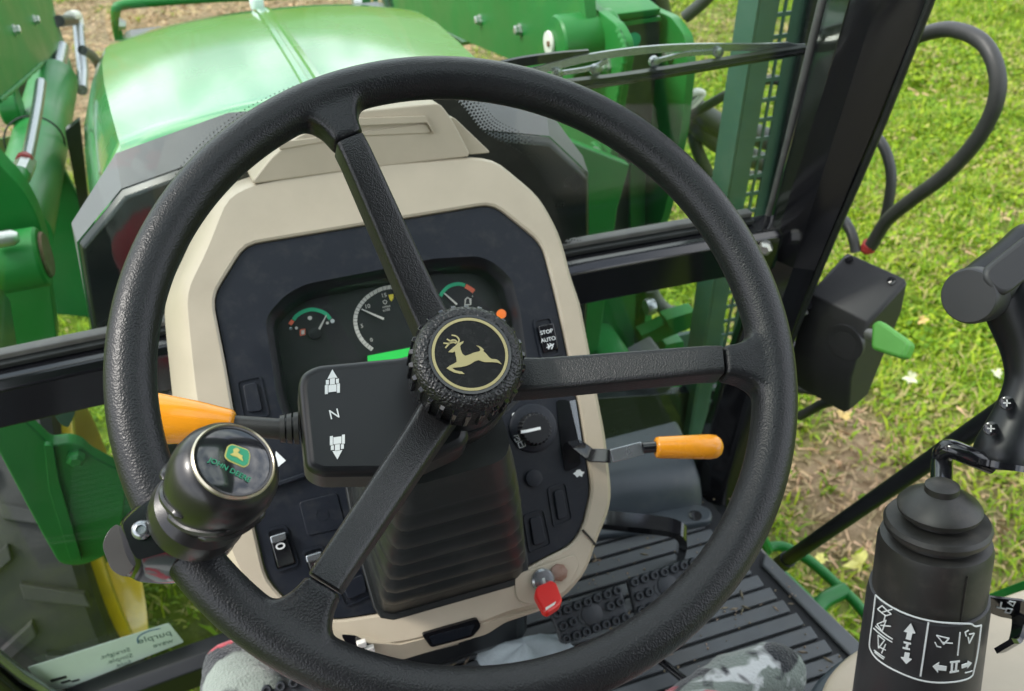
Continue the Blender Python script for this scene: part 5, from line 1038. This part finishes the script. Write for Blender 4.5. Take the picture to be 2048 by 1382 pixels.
for a, b in ((2014, 806), (1982, 857)):
    c = jp(a, b, .668); f_ = axis_frame(c, c + (CAMP - c) * .2); lathe('grip_screw', f_, [(.0052, -.012), (.0052, .001), (.0040, .0016)], 'gloss_black', js, seg=18); 
    for w_ in (0, 90): strip('screw_slot', f_.rot(w_ + 20), [(-.0025, 0), (.0025, 0)], .0009, .001, .0022, 'zinc', js)
CY = Cyl(JF, .0452)
def cs_(pts, w, m='white_print', sp=0):
    p = CY.poly(pts); p = smooth_path(p, sp) if sp else [q for i in range(len(p) - 1) for q in [tuple(np.array(p[i]) + (np.array(p[i + 1]) - np.array(p[i])) * t) for t in np.linspace(0, 1, 5)]]
    return strip('pod_label', CY, p, w, .0, .0006, m, js)
cs_([(1752, 1190), (1800, 1222), (1860, 1241), (1908, 1246), (1940, 1247), (1950, 1252), (1962, 1250)], .0011, sp=4)
cs_([(1752, 1190), (1746, 1240), (1740, 1285), (1742, 1300), (1755, 1318), (1800, 1345), (1850, 1362), (1900, 1364), (1935, 1357), (1945, 1350)], .0011, sp=4)
cs_([(1945, 1350), (1954, 1310), (1962, 1250)], .0011, sp=4); cs_([(1857, 1244), (1841, 1352)], .0012)
def cf(pts): prism('pod_label', CY, CY.poly(pts), .0, .0006, 'white_print', js)
cf([(1822, 1246), (1808, 1262), (1815, 1264), (1812, 1277), (1822, 1280), (1825, 1266), (1831, 1266)])
cf([(1813, 1327), (1802, 1314), (1808, 1314), (1810, 1304), (1820, 1306), (1818, 1316), (1824, 1318)])
cf([(1865, 1332), (1878, 1324), (1877, 1330), (1893, 1332), (1892, 1341), (1876, 1339), (1876, 1345)]); cf([(1943, 1325), (1934, 1336), (1935, 1332), (1923, 1336), (1923, 1329), (1935, 1325), (1935, 1321)])
cs_([(1808, 1284), (1822, 1287)], .0014); cs_([(1816, 1286), (1813, 1296)], .0016); cs_([(1806, 1295), (1820, 1298)], .0014)
cs_([(1900, 1324), (1919, 1322)], .0014); cs_([(1899, 1344), (1917, 1341)], .0014); cs_([(1904, 1324), (1903, 1343)], .0014); cs_([(1913, 1323), (1911, 1342)], .0014)
for q in ([(1756, 1218), (1765, 1211), (1783, 1228), (1772, 1231), (1756, 1218)], [(1765, 1224), (1785, 1218)], [(1755, 1248), (1773, 1240), (1765, 1262), (1755, 1248)], [(1762, 1250), (1782, 1252)], [(1748, 1256), (1785, 1284)], [(1752, 1252), (1786, 1278)], [(1757, 1270), (1770, 1280), (1758, 1296), (1757, 1270)], [(1757, 1292), (1772, 1300)], [(1749, 1300), (1770, 1315)], [(1750, 1304), (1768, 1318)], [(1771, 1232), (1768, 1244)], [(1772, 1288), (1764, 1306)],
          [(1873, 1270), (1898, 1276), (1887, 1288), (1880, 1278), (1873, 1270)], [(1884, 1284), (1905, 1286)], [(1870, 1284), (1874, 1292), (1882, 1294)], [(1920, 1264), (1915, 1310)], [(1938, 1268), (1948, 1266), (1938, 1286), (1936, 1274)], [(1932, 1272), (1930, 1264), (1937, 1260)], [(1930, 1345), (1944, 1341)]): cs_(q, .00075)
# detent hook beside the pod
hk = thing('detent_hook', 'black bent steel lock hook with white print beside the joystick pod', 'hook', jp(1965, 1222, .71))
HKF = Fr(jp(1972, 1215, .705), MC @ V(1, .02, -.1), MC @ V(-.35, -1, -.9))
hq = HKF.poly([(1958, 1216), (1975, 1192), (2048, 1200), (2062, 1222), (2030, 1240), (2018, 1235), (2000, 1232)]); prism('hook_plate', HKF, rpoly(hq, .002), -.0012, .0012, 'gloss_black', hk, bevel=.0006)
tube('hook_bend', [jp(2040, 1228, .70), jp(2040, 1250, .70), jp(2034, 1275, .695), jp(2026, 1290, .69), jp(2008, 1292, .685)], [.0075, .0075, .007, .007, .0085], 'gloss_black', hk, section=[(-.25, -1), (.25, -1), (.25, 1), (-.25, 1)], spline=4, smooth=50)
for q in ([(1993, 1214), (2012, 1218)], [(2003, 1204), (2000, 1216)], [(2010, 1224), (2020, 1226), (2024, 1218), (2014, 1216), (2010, 1224)], [(2016, 1204), (2026, 1212), (2030, 1204), (2018, 1202)]): strip('hook_print', HKF, [HKF.loc(a, b, .0013) for a, b in q], .0012, .0012, .0018, 'white_print', hk)
# ================================================================== armrest console
ac = thing('side_console', 'beige side console under the joystick at the right edge', 'console', V(.45, -.15, .0))
cp = [ZF.loc(a, b, .30) for a, b in ((1640, 1400), (1655, 1352), (1690, 1312), (1745, 1278), (1850, 1235), (1990, 1195), (2120, 1150))]
cpoly = cp + [(cp[-1][0] + .25, cp[-1][1] - .35), (cp[0][0] + .02, cp[0][1] - .5)]
prism('console_top', ZF, rpoly(cpoly, .02), .275, .30, 'beige_plastic', ac, bevel=.010); prism('console_skirt', ZF, rpoly(offs(cpoly, .010), .03), .0, .273, 'hump_plastic', ac, bevel=.008)
# ================================================================== seat and driver
st_ = thing('driver_seat', 'black driver seat behind the steering wheel', 'seat', (0, -.78, .0))
prism('seat_base', ZF, rpoly([(-.2, -1.0), (.2, -1.0), (.2, -.6), (-.2, -.6)], .03), .0, .30, 'dark_rubber', st_, bevel=.02); prism('seat_cushion', ZF, rpoly([(-.26, -1.0), (.26, -1.0), (.26, -.50), (-.26, -.50)], .06), .30, .42, 'dark_rubber', st_, bevel=.03)
prism('backrest', YF, rpoly([(-.25, .42), (.25, .42), (.22, 1.0), (-.22, 1.0)], .08), .94, 1.02, 'dark_rubber', st_, bevel=.03)
def fleece(name, base, patches):
    m = bpy.data.materials.new(name); m.use_nodes = True; MAT[name] = m; n = m.node_tree.nodes; l = m.node_tree.links; b = n['Principled BSDF']; b.inputs['Roughness'].default_value = .95; b.inputs['Specular IOR Level'].default_value = .1; b.inputs['Sheen Weight'].default_value = .5
    tcn = n.new('ShaderNodeTexCoord'); out = None
    prev = n.new('ShaderNodeRGB'); prev.outputs[0].default_value = (*base, 1); out = prev.outputs[0]
    nzf = n.new('ShaderNodeTexNoise'); nzf.inputs['Scale'].default_value = 330; nzf.inputs['Detail'].default_value = 3; l.new(tcn.outputs['Object'], nzf.inputs['Vector'])
    for (col, sc, thr, seed) in patches:
        mp = n.new('ShaderNodeMapping'); mp.inputs['Location'].default_value = (seed, seed * 2.1, seed * .7); l.new(tcn.outputs['Object'], mp.inputs['Vector'])
        q = n.new('ShaderNodeTexNoise'); q.inputs['Scale'].default_value = sc; q.inputs['Detail'].default_value = 3; q.inputs['Distortion'].default_value = .6; l.new(mp.outputs['Vector'], q.inputs['Vector'])
        r = n.new('ShaderNodeMapRange'); r.inputs['From Min'].default_value = thr; r.inputs['From Max'].default_value = thr + .035; l.new(q.outputs['Fac'], r.inputs['Value'])
        mx = n.new('ShaderNodeMixRGB'); mx.inputs['Color2'].default_value = (*col, 1); l.new(r.outputs['Result'], mx.inputs['Fac']); l.new(out, mx.inputs['Color1']); out = mx.outputs['Color']
    l.new(out, b.inputs['Base Color']); bp = n.new('ShaderNodeBump'); bp.inputs['Strength'].default_value = .9; bp.inputs['Distance'].default_value = .003; l.new(nzf.outputs['Fac'], bp.inputs['Height']); l.new(bp.outputs['Normal'], b.inputs['Normal'])
fleece('fleece_sock', (.24, .28, .25), [((.70, .72, .72), 15, .565, 3.1), ((.02, .022, .028), 12, .54, 7.7), ((.58, .03, .06), 13, .585, 1.3)])
fleece('fleece_pants', (.22, .27, .26), [((.55, .035, .07), 11, .55, 5.1), ((.60, .62, .62), 14, .60, 2.2), ((.03, .03, .035), 13, .60, 8.4)])
pe = thing('person', 'driver in patterned grey, white, black and red fleece, feet in fleece socks on the floor', 'person', (0, -.7, .02))
def skin_body(name, nodes, edges, mname, par, root=0, sub=2):
    off = np.array(root_of(par).location); me = bpy.data.meshes.new(name); me.from_pydata([list(np.array(p[:3]) - off) for p in nodes], edges, [])
    o = bpy.data.objects.new(name, me); COL.objects.link(o); o.parent = par; me.materials.append(MAT[mname])
    o.modifiers.new('skin', 'SKIN'); o.modifiers['skin'].use_smooth_shade = True; sv = me.skin_vertices[0].data
    for i, p in enumerate(nodes): sv[i].radius = (p[3], p[4] if len(p) > 4 else p[3]); sv[i].use_root = (i == root)
    m = o.modifiers.new('sub', 'SUBSURF'); m.levels = sub + 1; m.render_levels = sub + 1
    tx_ = bpy.data.textures.new(name + '_folds', 'CLOUDS'); tx_.noise_scale = .045; dm = o.modifiers.new('folds', 'DISPLACE'); dm.texture = tx_; dm.strength = .016; dm.mid_level = .5; return o
N = [(-.02, -.80, .52, .13), (-.02, -.84, .70, .13), (-.02, -.86, .88, .15),
     (.10, -.72, .50, .085), (.16, -.50, .51, .075), (.17, -.27, .50, .062), (.185, -.14, .34, .055), (.205, .005, .15, .040),
     (-.12, -.72, .50, .085), (-.20, -.48, .51, .075), (-.225, -.24, .50, .062), (-.228, -.05, .34, .055), (-.225, .115, .15, .042),
     (.205, .030, .078, .044), (.235, .048, .064, .046), (.29, .066, .058, .048), (.345, .080, .056, .048), (.392, .086, .050, .042), (.415, .089, .045, .030),
     (-.225, .155, .092, .052), (-.215, .195, .082, .056), (-.215, .24, .075, .056), (-.222, .285, .068, .050), (-.226, .315, .058, .038)]
ED = [(0, 1), (1, 2), (0, 3), (3, 4), (4, 5), (5, 6), (6, 7), (0, 8), (8, 9), (9, 10), (10, 11), (11, 12), (7, 13), (13, 14), (14, 15), (15, 16), (16, 17), (17, 18), (12, 19), (19, 20), (20, 21), (21, 22), (22, 23)]
body = skin_body('body', N, ED, 'fleece_sock', pe)
pants = skin_body('fleece_pants', [(*p[:3], p[3] + .014) for p in N[:13]], [e for e in ED if max(e) < 13], 'fleece_pants', pe)
rg_ = thing('cleaning_cloth', 'pale blue-white crumpled cloth on the floor under the dash', 'cloth', P(1045, 1318, z=.0))
cv, cf_ = [], []; cc = P(1047, 1318, z=.015); NR, NS = 7, 22
for i in range(NR):
    for j in range(NS):
        a = 2 * math.pi * j / NS; t = i / (NR - 1); r = t * (.052 + .012 * math.sin(3 * a + 1)); cv.append(cc + V(r * math.cos(a) * 1.2, r * math.sin(a) * .8, .035 * (1 - t * t) + .008 * math.sin(5 * a + 4 * t) * t - .012 * t))
for i in range(NR - 1):
    for j in range(NS): cf_.append((i * NS + j, i * NS + (j + 1) % NS, (i + 1) * NS + (j + 1) % NS, (i + 1) * NS + j))
mat('cloth_pale', (.50, .58, .62), .9, bump=.5, bscale=300, bkind='noise', bdist=.002); mesh('cloth', cv, cf_, 'cloth_pale', rg_, smooth=80)
# ================================================================== sticker on the lower left glass
sg = thing('window_sticker', 'long pale green sticker with mirrored lettering on the lower left glass', 'sticker', P(210, 1310, y=.4495))
SQ = YF.poly([(55, 1335), (338, 1246), (368, 1284), (96, 1392)], -.4495); prism('sheet', YF, rpoly(SQ, .003), -.4500, -.4495, 'sticker', sg)
s0, s1, s2, s3 = [np.array(k) for k in SQ]; sr = math.degrees(math.atan2(*(s1 - s0)[::-1]))
def sp_(a, b): return (s0 * (1 - a) + s1 * a) * (1 - b) + (s3 * (1 - a) + s2 * a) * b
for tx, a, b, sz, m_ in (('purple', .855, .36, .017, 'ink_green'), ('wave', .875, .72, .013, 'ink_green'), ('Straight.', .555, .46, .012, 'ink_green'), ('Simple.', .56, .70, .012, 'ink_green'), ('Sold.', .56, .93, .011, 'ink_green')):
    u, v = sp_(a, b); text('sticker_text', YF, u, v, -.4494, sz, tx, m_, sg, rot=sr - 3, mirror=True)
strip('sticker_swoosh', YF, smooth_path([sp_(.73, .40), sp_(.76, .16), sp_(.84, .06), sp_(.93, .10)], 5), [.0005] + [.002] * 14 + [.0004], -.4495, -.4491, 'ink_blue', sg)
for a, b, w_, h_ in ((.13, .62, .02, .006), (.16, .78, .012, .005), (.22, .86, .010, .004)): u, v = sp_(a, b); box('sticker_mark', YF, u - w_ / 2, u + w_ / 2, v - h_ / 2, v + h_ / 2, -.4495, -.4491, 'ink_black', sg)

# ================================================================== grit and chaff on the floor mat
mat('grit', (.30, .25, .17), .9, var=.3, island=.4)
vv, ff = [], []
for k in range(420):
    x, y = RNG.uniform(.02, .50), RNG.uniform(.08, .40); r = RNG.uniform(.0006, .0019); a = RNG.uniform(0, 6.28); ln = 1 + 3.5 * (RNG.random() > .75); b = len(vv); z = .0066
    for h, q in ((0, 1), (r * 1.2, .6)):
        for t in (0, 1.57, 3.14, 4.71): u, v = r * ln * math.cos(t) * q, r * math.sin(t) * q; vv.append(V(x + u * math.cos(a) - v * math.sin(a), y + u * math.sin(a) + v * math.cos(a), z + h))
    ff += [tuple(b + q for q in f) for f in ((3, 2, 1, 0), (4, 5, 6, 7), (0, 1, 5, 4), (1, 2, 6, 5), (2, 3, 7, 6), (3, 0, 4, 7))]
tag(mesh('floor_grit', vv, ff, 'grit'), 'scattered soil crumbs and chaff on the black floor mat', 'grit', kind='stuff')
